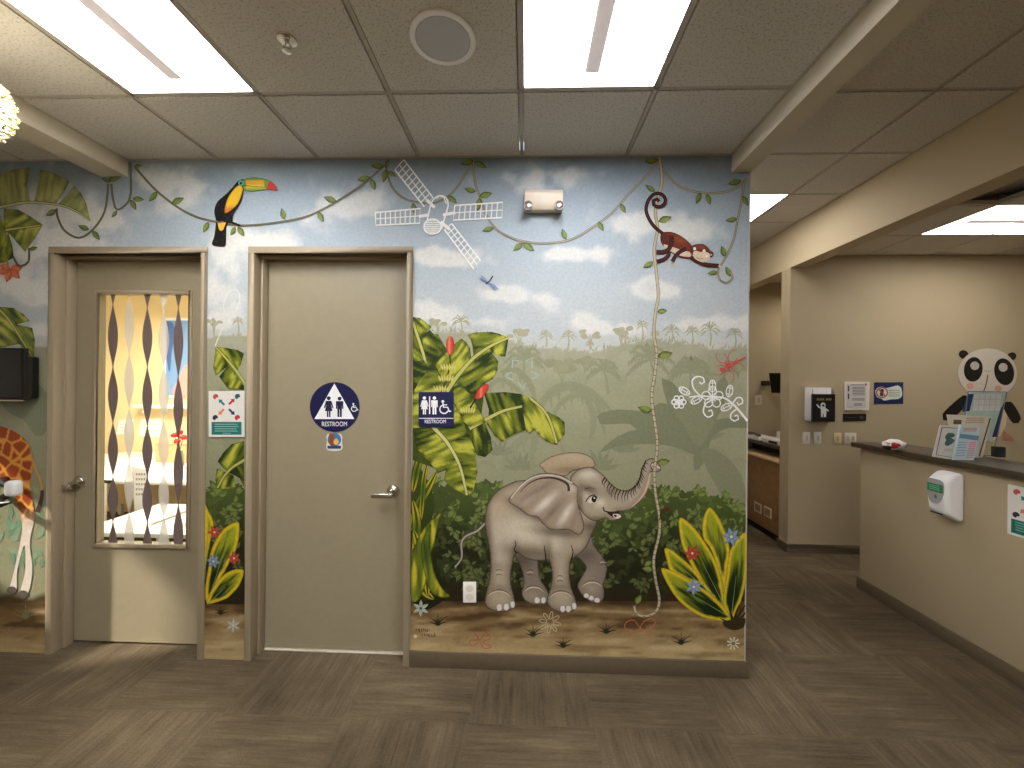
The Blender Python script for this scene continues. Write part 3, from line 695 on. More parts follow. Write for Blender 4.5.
A.build('painted_yellow_edged_plant', MUR, 'yellow and green spiky plant at the right corner')
flower(A, 692, 553, 9, (200, 34, 34), dark=(130, 14, 20)); flower(A, 731, 536.5, 10, (128, 156, 206), rot=12, n=6); flower(A, 693.4, 586.6, 9, (132, 158, 206), rot=30, n=6)
A = Art(6)
yleaf(A, [(204,508),(209,511),(214,523),(211,540),(208,556),(204,575)], (205, 580), clip=(205, 246))
yleaf(A, [(238,521.6),(239.6,532),(236.8,548.5),(229,564),(220.4,579),(208.7,602.4),(205.5,591),(209,566),(212,549),(222.8,530)], (208, 603), clip=(205, 246))
yleaf(A, [(243.9,569.6),(240.4,583.7),(233,593),(225,599),(207.6,603.6),(211,592),(218,581),(229.8,571)], (208, 604), clip=(205, 244.5))
A.build('painted_yellow_edged_plant', MUR, 'yellow and green plant between the doors')
flower(A, 215, 532, 7.5, (206, 44, 50), n=6); flower(A, 234.5, 558, 7.5, (206, 44, 50), rot=20, n=6); flower(A, 214, 561, 7.5, (120, 150, 205), rot=10, n=6); flower(A, 233.8, 625, 8, (205, 212, 205), rot=30, n=6, w=.35)
# --- ground details
def tuft(x, y, r, col=(50, 48, 22), n=7):
    A = Art(5)
    for k in range(n):
        a = math.radians(-160+140*k/(n-1)); l = r*(.7+.5*((k*53) % 7)/7)
        A.stroke([(x, y), (x+math.cos(a)*l*.4, y+math.sin(a)*l*.6), (x+math.cos(a)*l, y+math.sin(a)*l*.9)], (1.9, .3), col, sub=k)
    A.build('painted_grass_tuft', MUR)
for x, y, r in ((438,625,13),(533,636,13),(563,647,11),(606,633,12),(681,644,13),(221,614,9),(470,600,14),(425,600,14),(645,600,10)): tuft(x, y, r)
tuft(26, 618, 14, (140, 140, 100))
A = Art(6)
flower(A, 421, 608, 9, (196, 208, 204), (60, 90, 80), rot=30, w=.4); 
for k in range(8):
    a = math.radians(k*45+10); e = (550+math.cos(a)*10, 622+math.sin(a)*10)
    A.stroke(ell(550+math.cos(a)*7, 622+math.sin(a)*7, 4, 1.6, k*45+10, 10)+[ell(550+math.cos(a)*7, 622+math.sin(a)*7, 4, 1.6, k*45+10, 10)[0]], .6, (214, 200, 160), smooth=False)
A.build('painted_flower_outline', MUR); A = Art(6)
for k in range(9):
    a = math.radians(k*40); A.stroke([(733+math.cos(a)*2, 643+math.sin(a)*2), (733+math.cos(a)*6.5, 643+math.sin(a)*6.5)], (1.2, 1.6), (226, 216, 190), smooth=False)
A.build('painted_star_flower', MUR)
for c, cx, cy, pts in (((190, 90, 60), 480, 640, [(0,0),(6,-8),(10,-2),(2,2),(12,6),(4,8),(0,2),(-8,6),(-10,0),(-2,-1),(-6,-9),(0,0)]), ((206, 120, 76), 640, 627, [(0,0),(4,-6),(12,-9),(15,-4),(8,2),(1,2),(-6,-7),(-14,-5),(-15,1),(-6,4),(0,1)])):
    A = Art(6); A.stroke([(cx+a, cy+b_) for a, b_ in pts], .8, c)
    if cx < 500: A.build('painted_butterfly', MUR)
A.stroke([(630,629),(632,636),(636,640)], .7, (206,120,76)); A.stroke([(640,627),(645,632),(652,634)], .7, (206,120,76))
A.build('painted_butterfly', MUR)
A = Art(6)
rs = random.Random(4)
for ln, (sx, sy, n) in enumerate(((416, 630, 8), (422, 635, 8))):
    for i in range(n): A.stroke([(sx+i*1.8+rs.uniform(-.4, .4), sy+rs.uniform(-2.2, 0)), (sx+i*1.8+rs.uniform(.2, 1.6), sy+rs.uniform(-2, 2)), (sx+i*1.8+rs.uniform(-.4, 1.4), sy+rs.uniform(0, 2))], .6, (48, 30, 16))
A.fill(ell(415.5, 636, 1.8, 1.8), (226, 206, 160))
A.build('painted_signature', MUR)
# --- elephant
EO = (38, 28, 24)
def soft(base, blobs, tex=.05):
    def f(x, y):
        c = base
        for cx, cy, rx, ry, an, col, s_ in blobs:
            a = math.radians(an); dx, dy = x-cx, y-cy; u = (dx*math.cos(a)+dy*math.sin(a))/rx; v = (-dx*math.sin(a)+dy*math.cos(a))/ry; d = u*u+v*v
            if d < 6: c = toward(c, col, s_*math.exp(-d))
        return toward(c, (120, 100, 80), tex*(1+2*fb(x, y, .1, 4)))
    return f
G0, GH, GS = (182, 166, 140), (240, 226, 202), (92, 78, 62)
far = soft((136, 122, 106), [(532, 595, 10, 7, 0, (165, 150, 128), .8), (590, 575, 8, 14, 20, (150, 134, 116), .7), (592, 588, 9, 7, 20, (176, 158, 136), .8), (520, 560, 14, 10, 0, (80, 68, 58), .7), (585, 555, 12, 8, 0, (90, 76, 66), .6)])
ELE = Art(5)
ELE.region([(515,552),(517,560),(521,568),(524,582),(521.6,592.5),(524.8,600),(533.6,604),(545.9,603),(548.5,594),(545,586),(539.7,576.6),(538,560),(538,550)], far, 1.6, outline=(EO, 1.3, .8))
ELE.region([(574,552),(590,536),(594,545),(601.5,554.8),(606.7,566),(606,575),(603.4,584.5),(604.2,593.8),(601.5,601),(592,602),(583,595.7),(577.4,586.4),(581,577),(585.8,567.8),(581,560)], far, 1.6, outline=(EO, 1.3, .8))
body = soft(G0, [(522,531,26,13,12,GH,.8),(500,500,12,18,30,(206,176,142),.6),(490,505,6,20,10,(210,196,172),.4),(556,545,7,16,5,GH,.45),(498,548,7,18,5,GH,.45),(530,512,26,5,28,GS,.75),(560,532,26,5,5,GS,.7),(498,560,7,26,5,(190,174,154),.6),(560,570,6,26,0,(190,174,154),.6),(492,600,8,8,0,(176,156,128),.5),
        (530,552,24,6,6,GS,.6),(499,596,12,5,0,(196,176,148),.6),(562,596,12,5,0,(196,176,148),.6),(499,588,10,4,0,GS,.35),(560,587,10,4,0,GS,.35),(580,548,8,12,30,(188,172,152),.5),(516,560,4,16,0,GS,.6),(548,556,4,14,0,GS,.5),(487,540,4,40,0,GS,.5),(590,526,10,5,0,GS,.7),(574,565,3,12,0,GS,.6),(498,566,10,4,0,GS,.2)])
ELE.region([(523,480),(510.6,483),(498,490),(489,501),(485.3,513.4),(484.8,524),(486.4,535),(488.8,546),(490.3,559),(489.6,576.6),(486,592.5),(484.7,603),(489.6,609),(498.4,611.4),(509,610.4),(515,604.8),(514,596),(511.8,587),(510.7,576.6),(512.5,564),(516,553),
   (523,556.4),(532,560),(546,560.8),(549.4,561),(552,575),(550.3,587),(546.7,599.5),(549.4,606.5),(558,611.4),(570.5,611.8),(575.8,608),(575.8,599.5),(571.4,587),(569.6,575),(570.5,561),(574,558),(585.6,547.8),(592,533.8),(597,520),(590,500),(560,480)], body, 1.5, outline=(EO, 1.5, .9, (104, 88, 68), 9, .6))
for P in ([(517,553),(514,549),(516,545),(515,540)],[(546,560),(545,552),(544,545)],[(571,560),(573,552),(571,545)]): ELE.stroke(P, (1.6, .6), EO)
for cx, cy in ((499, 570), (530, 570), (560, 576), (603, 560)):
    for k in range(3): ELE.stroke([(cx-3, cy+k*2.4), (cx, cy+k*2.4-.8), (cx+3, cy+k*2.4)], .7, (205, 190, 168) if k % 2 else (96, 82, 70))
head = soft(G0, [(590,474,12,5,0,GH,.8),(598,482,8,8,40,(176,160,140),.5),(588,489,9,4,20,GS,.75),(600,503,6,5,0,GH,.7),(584,510,7,6,0,(190,174,154),.5),(586,496,6,5,0,GH,.4),(622,500,14,4,-10,(190,176,158),.5),(612,492,8,6,30,GS,.35),(630,506,12,3,-25,(176,156,142),.5),
        (580,500,3,14,0,GS,.6),(596,519,8,3,0,GS,.5),(648,470,5,8,20,(186,168,154),.5)])
HD = Art(6)
HD.region([(570,479),(577,470),(585,467),(592.5,467.3),(601.9,473.6),(609.7,482),(617.5,488.4),(626.9,490),(634.7,485.3),(639.4,477.5),(641.7,468),(645.6,460.3),(651.9,458),(656,460.5),(660.5,466.6),(660,470.8),(655,472.5),(651,472),(648.8,482.2),(644.8,493),(639.4,501.7),(631.6,508.8),(623.8,511),(617,511.5),
   (619.8,516.6),(614.4,520.5),(609.7,520.5),(605,518),(597,521),(589.4,519),(583,513.4),(578,506),(574,496)], head, 1.2, outline=(EO, 1.3, .9, (110, 94, 74), 7, .55))
T1 = cat([(605,477.5),(609.7,482),(617.5,488.4),(626.9,490),(634.7,485.3),(639.4,477.5),(641.7,468),(645.6,460.3)], False, 2.6); 
T2 = cat([(601,486),(605,494),(612,503),(622,507),(632,502),(640,492),(645,480),(647,470),(649,465)], False, 2.6)
m_ = 22
for i in range(m_):
    a = T1[int(i*(len(T1)-1)/(m_-1))]; b_ = T2[int(i*(len(T2)-1)/(m_-1))]; k = .72 if i < 15 else .85
    e = (a[0]+(b_[0]-a[0])*k, a[1]+(b_[1]-a[1])*k); mm = ((a[0]+e[0])/2-1.6, (a[1]+e[1])/2+.6)
    HD.stroke([a, mm, e], (1.4, .4), (44, 34, 30), step=2)
HD.stroke([(650,472),(648,482),(644,493),(638,501),(631,507)], (3, 2), (214, 172, 156), taper=True)
HD.stroke([(651,464),(656,466),(660,468)], 1.6, (226, 196, 186)); HD.stroke([(653,470),(650,466),(652,462),(656,463)], .8, EO)
HD.stroke([(603,507),(604,510.5),(609,512),(614,512),(619,511.6)], (1.2, 1.6), EO)
HD.fill(cat([(607,512.5),(613,513),(619,512.5),(620.5,516),(616,518),(611,516)], True, 1), (44, 20, 18)); HD.fill(cat([(612.5,514.5),(616,513.6),(620,514.5),(620.6,517),(617,518.6),(614,517.4)], True, 1), (226, 210, 200)); HD.fill(cat([(613.6,515),(616,514.5),(617,516),(615,517)], True, 1), (60, 30, 28))
EH = Art(7); EH.region([(570,480.6),(563.8,476),(551,473),(538.8,473.6),(527.8,478.3),(518.4,487),(511.4,494.7),(508.3,500),(511.4,504),(520,508.8),(527.8,515),(537,517),(542.7,523.6),(549.7,529),(559,529.8),(568.4,529.8),(577.8,534.5),(582.5,532),(584,524.4),(581.7,515),(578.6,505.6),(577.8,497.8),(577.8,487)],
   soft((170,150,126), [(545,503,16,4,-42,(232,218,200),.95),(566,514,14,4,-58,(234,220,202),.95),(532,496,13,3,-40,(196,180,160),.7),(552,512,14,2.6,-48,(120,102,86),.6),(538,490,20,3,-32,(122,104,88),.55),(574,520,10,3,-70,(150,132,112),.5),(572,488,6,6,0,GH,.5),(515,500,5,5,0,(176,156,134),.6)], .04), 1.2, outline=(EO, 1.3, .9, (120, 100, 80), 6, .4))
EH.stroke([(568.6,491),(568,485),(562,480.5),(551,477.6),(538,479),(528,484),(520,492)], (2.6, .5), (62, 50, 44)); EH.stroke([(572,483),(562,477.6),(550,475),(538,475.8),(528,480),(518,489),(511,498)], 1.6, (206, 192, 172))
TL = Art(5); TL.stroke([(485,523),(477.3,530.7),(466,536),(461.5,543),(462,554),(460.6,560),(455,567)], (3.4, 2.6), (50, 42, 36)); TL.stroke([(485,523),(477.3,530.7),(466,536),(461.5,543),(462,554),(460.6,560),(455,567)], (2.2, 1.6), (172, 160, 146))
for cx_, cy_, rx_, ry_ in ((499, 600, 12, 9), (561, 601, 12, 9), (534, 594, 10, 7), (592, 589, 10, 7)):
    e_ = [(cx_-rx_*math.cos(a_*PI/10), cy_-ry_*math.sin(a_*PI/10)) for a_ in range(1, 10)]; ELE.stroke(e_, (1.6, 1.4), (206, 188, 158), taper=True); ELE.stroke([(x_, y_-1.6) for x_, y_ in e_], (1.4, 1.2), (118, 100, 82), taper=True)
EB = ELE.build('painted_elephant', MUR, 'grey baby elephant reaching its trunk to the vine')
FE = Art(5); FE.k = 20; FE.region([(539.5,464),(551,456.4),(566.9,452.5),(579.4,452.5),(590.3,456.4),(594.7,462.7),(593.4,467.6),(582.5,469),(573,471),(565.3,476),(555,475),(546.6,473),(542.7,469)], soft((186,162,130), [(575,457,16,4,5,(204,182,152),.6),(552,466,12,5,-20,(190,166,134),.5),(570,470,18,4,0,(130,108,86),.7)]), 1.4, outline=(EO, 1.3, .85))
FE.build('far_ear', EB); TL.build('tail', EB); HD.build('head', EB); EH.build('near_ear', EB)
EY = Art(8); EY.fill(cat([(587.5,501.3),(589.5,498.5),(593.5,496),(596.4,498.8),(594.4,501.8),(590,502.6)], True, 1), (222, 212, 198)); EY.fill(ell(593.8, 499, 2.5, 3.2), (22, 14, 12)); EY.fill(ell(594.2, 497.8, .8, .8, 0, 8), (240, 240, 240)); EY.stroke([(585.5,502),(588.5,497),(594,494.6),(597,498)], (.8, 1.4), EO); EY.stroke([(596,489),(590,487.5),(585,489)], (.4, 1.2), (80, 66, 56))
EY.build('eye', EB)
for x, y, rx, ry in ((499.3,606.9,3.4,4),(506.3,606.5,3.4,4),(512.5,604,2.8,4),(537,599.8,3.2,3.8),(543.3,599.8,2.9,3.8),(562.6,608.3,3.2,4),(568.4,608.3,3.2,4),(574,605.6,2.8,4),(586.3,595,3.2,3),(591.3,597.5,3.2,3),(597,599.7,3.4,3)):
    N_ = Art(7); N_.region(ell(x, y, rx, ry, 0 if x < 580 else 20, 14), lambda a, b_: (228, 220, 208), 1.2, outline=(EO, .9, .8)); N_.build('toenail', EB)
# --- vines
A = Art(7)
VC = (112, 106, 84)
VN = [[(131,163),(131.5,180),(131.5,192.7),(128.3,203),(118,210),(113.7,199),(112,184)],[(109,184),(105.5,211),(93.8,229.7),(79.7,238),(65.6,231),(58.6,218),(57.4,208.6)],[(14,257),(20,266),(29,262),(30,248)],
 [(135.8,167.6),(155,189),(175.7,205.7),(194,216),(212.8,221.4),(238.7,225.7),(268.4,224),(303,218),(325.4,208.4),(350.8,193),(371,178),(385,165)],
 [(386,166),(391.4,185.5),(401.6,197),(414.3,202),(434.6,203.3),(452.4,193),(465,175.4),(474,161.4)],
 [(473.4,162),(475.2,183),(480.3,198),(488,218.6),(500.6,232.5),(521,241),(546,243.5),(570.8,239.6),(591.7,228),(612.5,212.5),(629,193.8),(645.8,177),(658.3,158.3)],
 [(659.4,162.5),(666.7,175),(679,186.5),(695.8,192.3),(716.7,193.3),(733.3,189.6),(746.5,179)],[(743.8,181),(741.7,198),(737.5,218.8),(733.3,239.6),(725,258.3),(717.7,270.8),(719.8,280),(727,283),(732,278),(730,272)]]
for P in VN:
    A.stroke(P, 2.1, lambda x, y, t: toward((84, 76, 54), (150, 140, 112), sm(250, 480, x)*.5)); A.stroke(P, 1.0, lambda x, y, t: toward((120, 116, 88), (176, 166, 138), sm(300, 560, x)))
LV = [(131,200,60,12),(133,199,5,12),(135,167,-10,8),(158,192,130,13),(172,204,-25,14),(209,222,115,12),(236,227,120,10),(238,227,55,12),(285,220,-105,12),(112,182,200,10),(109,181,-20,14),(118,211,130,9),(57,210,150,12),(90,230,200,12),(93,231,50,12),(30,250,-15,9),
 (337,202,-160,14),(318,212,60,12),(371,178,170,14),(371,179,70,12),(384,167,185,13),(386,168,-70,9),(386,170,100,13),(388,172,30,10),(413,203,80,12),(448,196,40,12),(474,161,165,14),(474,162,25,14),(476,192,195,12),(479,197,-15,14),(480,198,100,14),(494,228,165,12),(523,243,35,14),(523,243,140,13),
 (598,222,60,11),(566,240,-110,12),(620,204,60,11),(658,160,170,14),(655,192,215,12),(700,193,110,12),(706,194,70,12),(741,181,165,14),(742,196,60,12),(737,219,170,12),(725,257,-110,12),(717,272,170,10),(731,277,-120,12)]
for x, y, a, l in LV: A.leaf(x, y, a, l, l*.5, (104, 122, 60), (56, 66, 34))
A.build('painted_vines', MUR, 'thin swagged vines along the top of the wall')
A = Art(9)
MV = [(659.4,158),(661.5,181),(658.3,196),(655,212.5),(657.3,229),(654,250),(656.3,275),(658,296),(655.3,312),(653.5,334),(656.3,352.7),(654.4,375),(651.3,397),(654.4,421),(657,445),(654.2,471),(655,491.6),(658.9,515),(658.9,533.8),(653.5,558.6),(655.3,579),(659,599.4),(655.3,611.4),(644.2,615.7),(635.9,612.4),(634,605)]
A.stroke(MV, 3.2, (112, 98, 70)); A.stroke(MV, 2.2, (196, 180, 148))
Q = cat(MV, False, 5)
for i, p in enumerate(Q):
    if p[1] > 345: A.stroke([(p[0]-1.6, p[1]), (p[0]+1.6, p[1]+1)], .6, (84, 70, 48), smooth=False, sub=50)
for x, y, a, l in ((658,222,-20,14),(653,262,150,12),(657,312,-10,10),(657,357,-15,16),(652,411,195,15),(656,463,-10,14),(658,520,-25,9),(653,570,190,12),(635,604,-60,12),(652,561,150,10)): A.leaf(x, y, a, l, l*.52, (120, 134, 62), (48, 60, 24))
A.region(ell(665, 514, 5.5, 7, 20), lambda x, y: toward((52, 66, 30), (100, 116, 60), max(0, nz(x, y, .4))), 1.5, outline=((20, 22, 10), 1, .8)); A.fill(ell(666.5, 509.5, 2.8, 2, 0), (110, 32, 24))
A.build('painted_hanging_vine', MUR, 'long tan vine hanging from the ceiling to the ground')
# --- monkey
A = Art(10)
MB_, MH = (84, 38, 28), (152, 78, 46)
ARM = lambda P, w: (A.stroke(P, w+.9, (44, 20, 20)), A.stroke(P, w-.5, (74, 34, 30)))
ARM([(690,257),(697,262),(706,265),(718.5,266)], 3.2); ARM([(669,252),(668,256),(663,260),(656.5,262)], 3.2)
A.stroke([(718,266),(721,267.5)], 2, (214, 190, 160))
A.region([(661.5,233.3),(670.8,232.3),(681,236.5),(689.6,243.8),(693,250),(690,258.5),(679,257.6),(669.8,252),(662.5,245.8),(660,239.6)], soft((112,50,30), [(680,240,10,4,25,MH,.8),(664,240,5,8,0,(80,34,26),.6)], 0), 1.2, outline=((50, 22, 20), 1.2, .9))
A.fill(cat([(663,244.5),(670,246.5),(680,250),(689.6,252.5),(690,257),(680,256),(669,250.8),(664,247.5)], True, 2), (216, 194, 170))
ARM([(671,236),(671,243),(668,250),(662,252.5),(656,252.3)], 3.6); ARM([(686,249),(679,252.5),(674,258),(672,262)], 3.2)
A.stroke([(672,262),(669,264.5),(672,266.5),(674,264)], 1.4, (206, 190, 164))
A.region([(690.6,249),(692,246),(696,244.5),(703,244.6),(708,248.5),(710,254),(707,259),(700,259),(693,256)], soft((112,50,30), [(700,247,6,2.5,10,MH,.7)], 0), 1.1, outline=((50, 22, 20), 1, .9))
A.stroke(ell(710.6, 254.5, 1.9, 2.2, 0, 10)+[(712.5, 254.5)], 1.4, (70, 32, 26)); 
A.fill(cat([(692.7,252.6),(696,251),(700,252.4),(704,251.8),(709.6,254.4),(708.6,260),(704,262.6),(699,261.6),(693.5,258)], True, 1.5), (224, 198, 168))
A.fill(ell(694.2, 249, 1.4, 1.6), (240, 232, 220)); A.fill(ell(703.6, 251, 1.4, 1.5), (240, 232, 220)); A.fill(ell(706, 256.6, 1.6, 1), (240, 220, 200)); A.stroke([(696,257.5),(699,259.5),(703,259)], .5, (130, 80, 60))
MK = A.build('painted_monkey', MUR, 'brown monkey reaching between two vines')
A = Art(10)
S_ = [(662.5,234),(655,228),(649,219.8),(645.8,210.4),(648,201),(654,194.4),(661.5,194.8),(665.2,200),(663.5,205),(658.3,207.3),(653.4,205.2),(653,201),(656.7,199.4),(658.8,202)]
A.stroke(S_, 3.6, (40, 18, 20)); A.stroke(S_, 1.8, (78, 36, 34)); A.build('tail', MK)
# --- toucan
A = Art(10)
BK = lambda x, y: toward((20, 18, 18), (62, 56, 54), max(0, nz(x*2, y, .25)))
A.region([(244.3,179.7),(238.7,181.5),(233,188),(226.7,194.5),(218.3,202),(215,211),(216.5,220.5),(216.5,224),(215,236),(212.8,244.6),(219.3,246.5),(225.8,245.5),(226.6,236),(227.6,224),(233,223.4),(234,215),(240.6,203.8),(244,192.7),(244.7,185)], BK, 1.6)
A.region([(237,187),(242.4,186),(243.4,191.7),(238.7,203.8),(231.3,211),(225.5,213.5),(226,206),(229.5,196.4)], lambda x, y: toward((236, 190, 48), (196, 92, 36), sm(203, 213, y)*.8), 1.3, outline=((60, 40, 10), 1, .5))
A.fill([(218.3,223.3),(226.7,222.7),(224,230),(221.5,231.5),(219.5,229)], (236, 176, 60))
A.stroke([(230,222),(236,224),(241,226)], 2, (30, 26, 26)); A.stroke([(216,221),(220,223),(224,222)], 1.6, (120, 100, 90))
TB = A.build('painted_toucan', MUR, 'black and yellow toucan perched on a vine')
A = Art(11)
A.region([(243.4,180.6),(253.6,177.8),(266.6,179.7),(273,183),(276.5,187),(277.7,191),(273,190.6),(266.6,190),(253.6,191.7),(245.2,190.2),(243.6,186)], lambda x, y: (206, 58, 54) if x > 270-.3*(y-180) else (toward((234, 162, 52), (226, 196, 70), sm(184, 186, y)) if 247 < x < 265 and 180.5 < y < 188.5 else (toward((104, 156, 72), (226, 196, 70), .45 if y > 187.5 else 0))), 1.1, outline=((60, 60, 30), 1, .8))
A.stroke([(244.5,185.6),(255,187.2),(268,187.6)], .6, (90, 60, 20))
A.fill(ell(241.6, 183.6, 2.7, 3), (92, 170, 160)); A.fill(ell(241.6, 183.6, 1.1, 1.2, 0, 8), (20, 20, 20))
A.build('beak', TB)
# --- white line drawings
A = Art(11); WH = (248, 246, 238)
def panel(a, b_, c, d_, n):
    A.stroke([a, b_, c, d_, a], 1.5, WH, smooth=False)
    L = lambda p, q, t: (p[0]+(q[0]-p[0])*t, p[1]+(q[1]-p[1])*t)
    for i in range(1, n): A.stroke([L(a, b_, i/n), L(d_, c, i/n)], 1.0, WH, smooth=False)
    A.stroke([L(a, d_, .5), L(b_, c, .5)], 1.0, WH, smooth=False)
panel((404,160.2),(433.3,198.2),(424.4,207),(395.2,170.3),9); panel((455,205.9),(503,202.8),(501.9,218),(453.6,220.6),9); panel((375.7,213),(420.6,209),(419.9,223.6),(376.2,225.7),9); panel((451.9,224),(480.3,260.5),(474,269.3),(444.7,230),9)
for P in ([(419,216.8),(429.5,215.2)],[(427,200.5),(435,208)],[(443,215.5),(455.5,213)],[(441,222),(450,230)]): A.stroke(P, 3, WH, smooth=False)
A.stroke([(427.5,221),(429.5,211),(433,201),(439.7,196),(446,198),(448.4,205),(446.5,213),(444.7,219),(441.6,229)], 1.4, WH); A.stroke([(437,199),(440,196.4),(444,198),(446.4,204)], 1.1, WH); A.stroke([(430,210),(428,219)], 1.2, WH)
A.fill(ell(432.8, 227, 8.6, 7.6), (196, 198, 194)); A.stroke(ell(432.8, 227, 8.6, 7.6, 0, 24)+[(441.4, 227)], 1.3, WH, smooth=False)
for k in range(-3, 4): A.stroke([(432.8-math.sqrt(max(0, 60-(k*2.1)**2)), 227+k*2.1), (432.8+math.sqrt(max(0, 60-(k*2.1)**2)), 227+k*2.1)], .6, WH, smooth=False)
A.build('painted_satellite', MUR, 'white line drawing of a satellite with four grid panels')
A = Art(10)
A.leaf(487.5,283,-130,10,3,(120,140,200),(80,96,160)); A.leaf(486,282,-145,8,2.4,(120,140,200),(80,96,160)); A.leaf(488,283,32,13,3.2,(136,154,214),(90,106,170)); A.leaf(489,284,45,10,2.6,(136,154,214),(90,106,170)); A.stroke([(486,284),(490,281),(493,276)], 1.3, (40, 40, 60))
A.build('painted_dragonfly', MUR)
A = Art(10)
A.stroke([(747,421),(735,406.5),(724,398),(712.9,397),(700,396),(688.7,397)], (2.4, 1.4), WH)
for P in ([(699.9,396),(693,388),(692,380),(697,376.5),(703,378),(704,382),(701,384),(699,382)],[(712,400),(705,404),(703,412),(707,417),(712,415),(711,410),(708,411)],[(732,404),(736,398),(741,398),(742,403),(738,405),(736.6,402)],[(736,409),(731,413),(730,418),(734,421),(738,419),(737,415),(734,416)]): A.stroke(P, 1.5, WH)
for k in range(5):
    a = k*72-90; e = ell(712+math.cos(math.radians(a))*6.4, 397.5+math.sin(math.radians(a))*6.4, 4.6, 4, a, 14); A.stroke(e+[e[0]], 1.2, WH, smooth=False)
    A.stroke([(712, 397.5), (712+math.cos(math.radians(a))*5, 397.5+math.sin(math.radians(a))*5)], 1.2, WH, smooth=False)
for k in range(6):
    a = k*60; e = ell(678.5+math.cos(math.radians(a))*4, 402+math.sin(math.radians(a))*3.6, 3.2, 2.6, a, 12); A.stroke(e+[e[0]], 1.3, WH, smooth=False)
A.fill(ell(678.5, 402, 2, 2), WH)
for x, y, a in ((684, 391, 30), (712, 386, -90), (729, 391, -80), (726, 407, 155), (696, 400, 150)):
    e = ell(x, y, 6, 3.2, a, 12); A.stroke(e+[e[0]], 1.1, WH, smooth=False); A.stroke([e[0], e[6]], .8, WH, smooth=False)
    for t in (2, 4): A.stroke([e[t], e[12-t]], .7, WH, smooth=False)
A.build('painted_white_flower_branch', MUR)
A = Art(10); RD = (204, 84, 80)
for k in range(11):
    a = math.radians(k*33+10); A.stroke([(727.7, 365.7), (727.7+math.cos(a)*6, 365.7+math.sin(a)*6)], (1.4, .4), RD, smooth=False)
for k in range(5):
    a = k*72-60; cx, cy = 727.7+math.cos(math.radians(a))*10, 365.7+math.sin(math.radians(a))*11; e = ell(cx, cy, 6.5, 4.6, a, 14); A.stroke(e[3:]+e[:1], .7, (196, 96, 88), smooth=False)
A.stroke([(729,365),(737,361),(745.3,357.3)], (1.6, 2), RD); A.fill(ell(721.5, 369.5, 2.5, 2), RD)
A.build('painted_red_hibiscus', MUR)
A = Art(4); CY = (172, 190, 178)
for P in ([(512,368),(513,360),(519,361)],[(526,361),(532,358),(532,368)],[(512,372),(505,376),(513,380)],[(531,371),(539,376),(532,379)],[(518,382),(523,389),(526,383)]): A = Art(4); A.stroke(P, 1.2, CY, smooth=False); A.build('painted_star_point', MUR)
A = Art(4)
e = ell(232, 302, 13, 7.4, -72, 20); A.stroke(e+[e[0]], 1.4, (222, 220, 210), smooth=False); e = ell(233, 298, 4.5, 3.4, -70, 14); A.stroke(e+[e[0]], .9, (214, 212, 204), smooth=False)
A.stroke([(222.5,328),(219,337),(215.5,346)], 1.2, (222, 220, 206)); A.stroke([(222,312),(226,318),(236,318),(240,312)], 1, (214, 212, 204))
A.build('painted_dish_outline', MUR)
# --- giraffe
A = Art(6)
def gir(x, y):
    u = Vector((x*.085+.08*nz(x, y, .1), y*.075, .5)); d_, _p = noise.voronoi(u)[0:2]
    e_ = d_[1]-d_[0]
    c = toward((232, 160, 70), (160, 70, 30), sm(.08, .2, e_))
    if y > 500: c = toward(c, (220, 206, 188), sm(500, 530, y))
    return c
A.region([(-60,430),(-30,424),(0,426),(14,431),(25.8,439.4),(31.6,451),(33,467.5),(30.8,486),(35,512),(34,524),(30.5,542.5),(33,570),(29,592),(21,593),(26,570),(25,545),(18,570),(17,591),(10,591),(15,570),(22.3,535),(22,519),(16.4,500),(15,488),(0,482),(-30,486),(-60,480)], gir, 1.5)
GF = A.build('painted_giraffe', MUR, 'hind quarters and legs of a spotted giraffe')
A = Art(7); A.fill(ell(12.5, 590, 5, 4), (96, 86, 76)); A.fill(ell(24, 594, 5, 4), (96, 86, 76)); A.build('hoof', GF)
A = Art(7); A.stroke([(33,458),(37,470),(41,480),(43,492)], 2, (214, 150, 80)); A.stroke([(43,490),(42,500),(38,512)], (3, 5), (78, 58, 54)); A.build('tail', GF)
# ------------------------------------------------------------------ doors
LY = .105                                   # face of the door leaves
def glass_mat():
    m = bpy.data.materials.new('clear_glass'); m.use_nodes = True; nt = m.node_tree; N = nt.nodes; L = nt.links; N.clear()
    o = N.new('ShaderNodeOutputMaterial'); mx = N.new('ShaderNodeMixShader'); t = N.new('ShaderNodeBsdfTransparent'); g = N.new('ShaderNodeBsdfGlossy'); f = N.new('ShaderNodeFresnel')
    f.inputs['IOR'].default_value = 1.45; g.inputs['Roughness'].default_value = .02; t.inputs['Color'].default_value = (.96, .98, .97, 1)
    ge = N.new('ShaderNodeNewGeometry'); mt = N.new('ShaderNodeMath'); mt.operation = 'SUBTRACT'; mt.inputs[0].default_value = 1; L.new(ge.outputs['Backfacing'], mt.inputs[1]); ml = N.new('ShaderNodeMath'); ml.operation = 'MULTIPLY'; L.new(f.outputs[0], ml.inputs[0]); L.new(mt.outputs[0], ml.inputs[1]); L.new(ml.outputs[0], mx.inputs[0]); L.new(t.outputs[0], mx.inputs[1]); L.new(g.outputs[0], mx.inputs[2]); L.new(mx.outputs[0], o.inputs[0]); return m
M_glass = glass_mat()
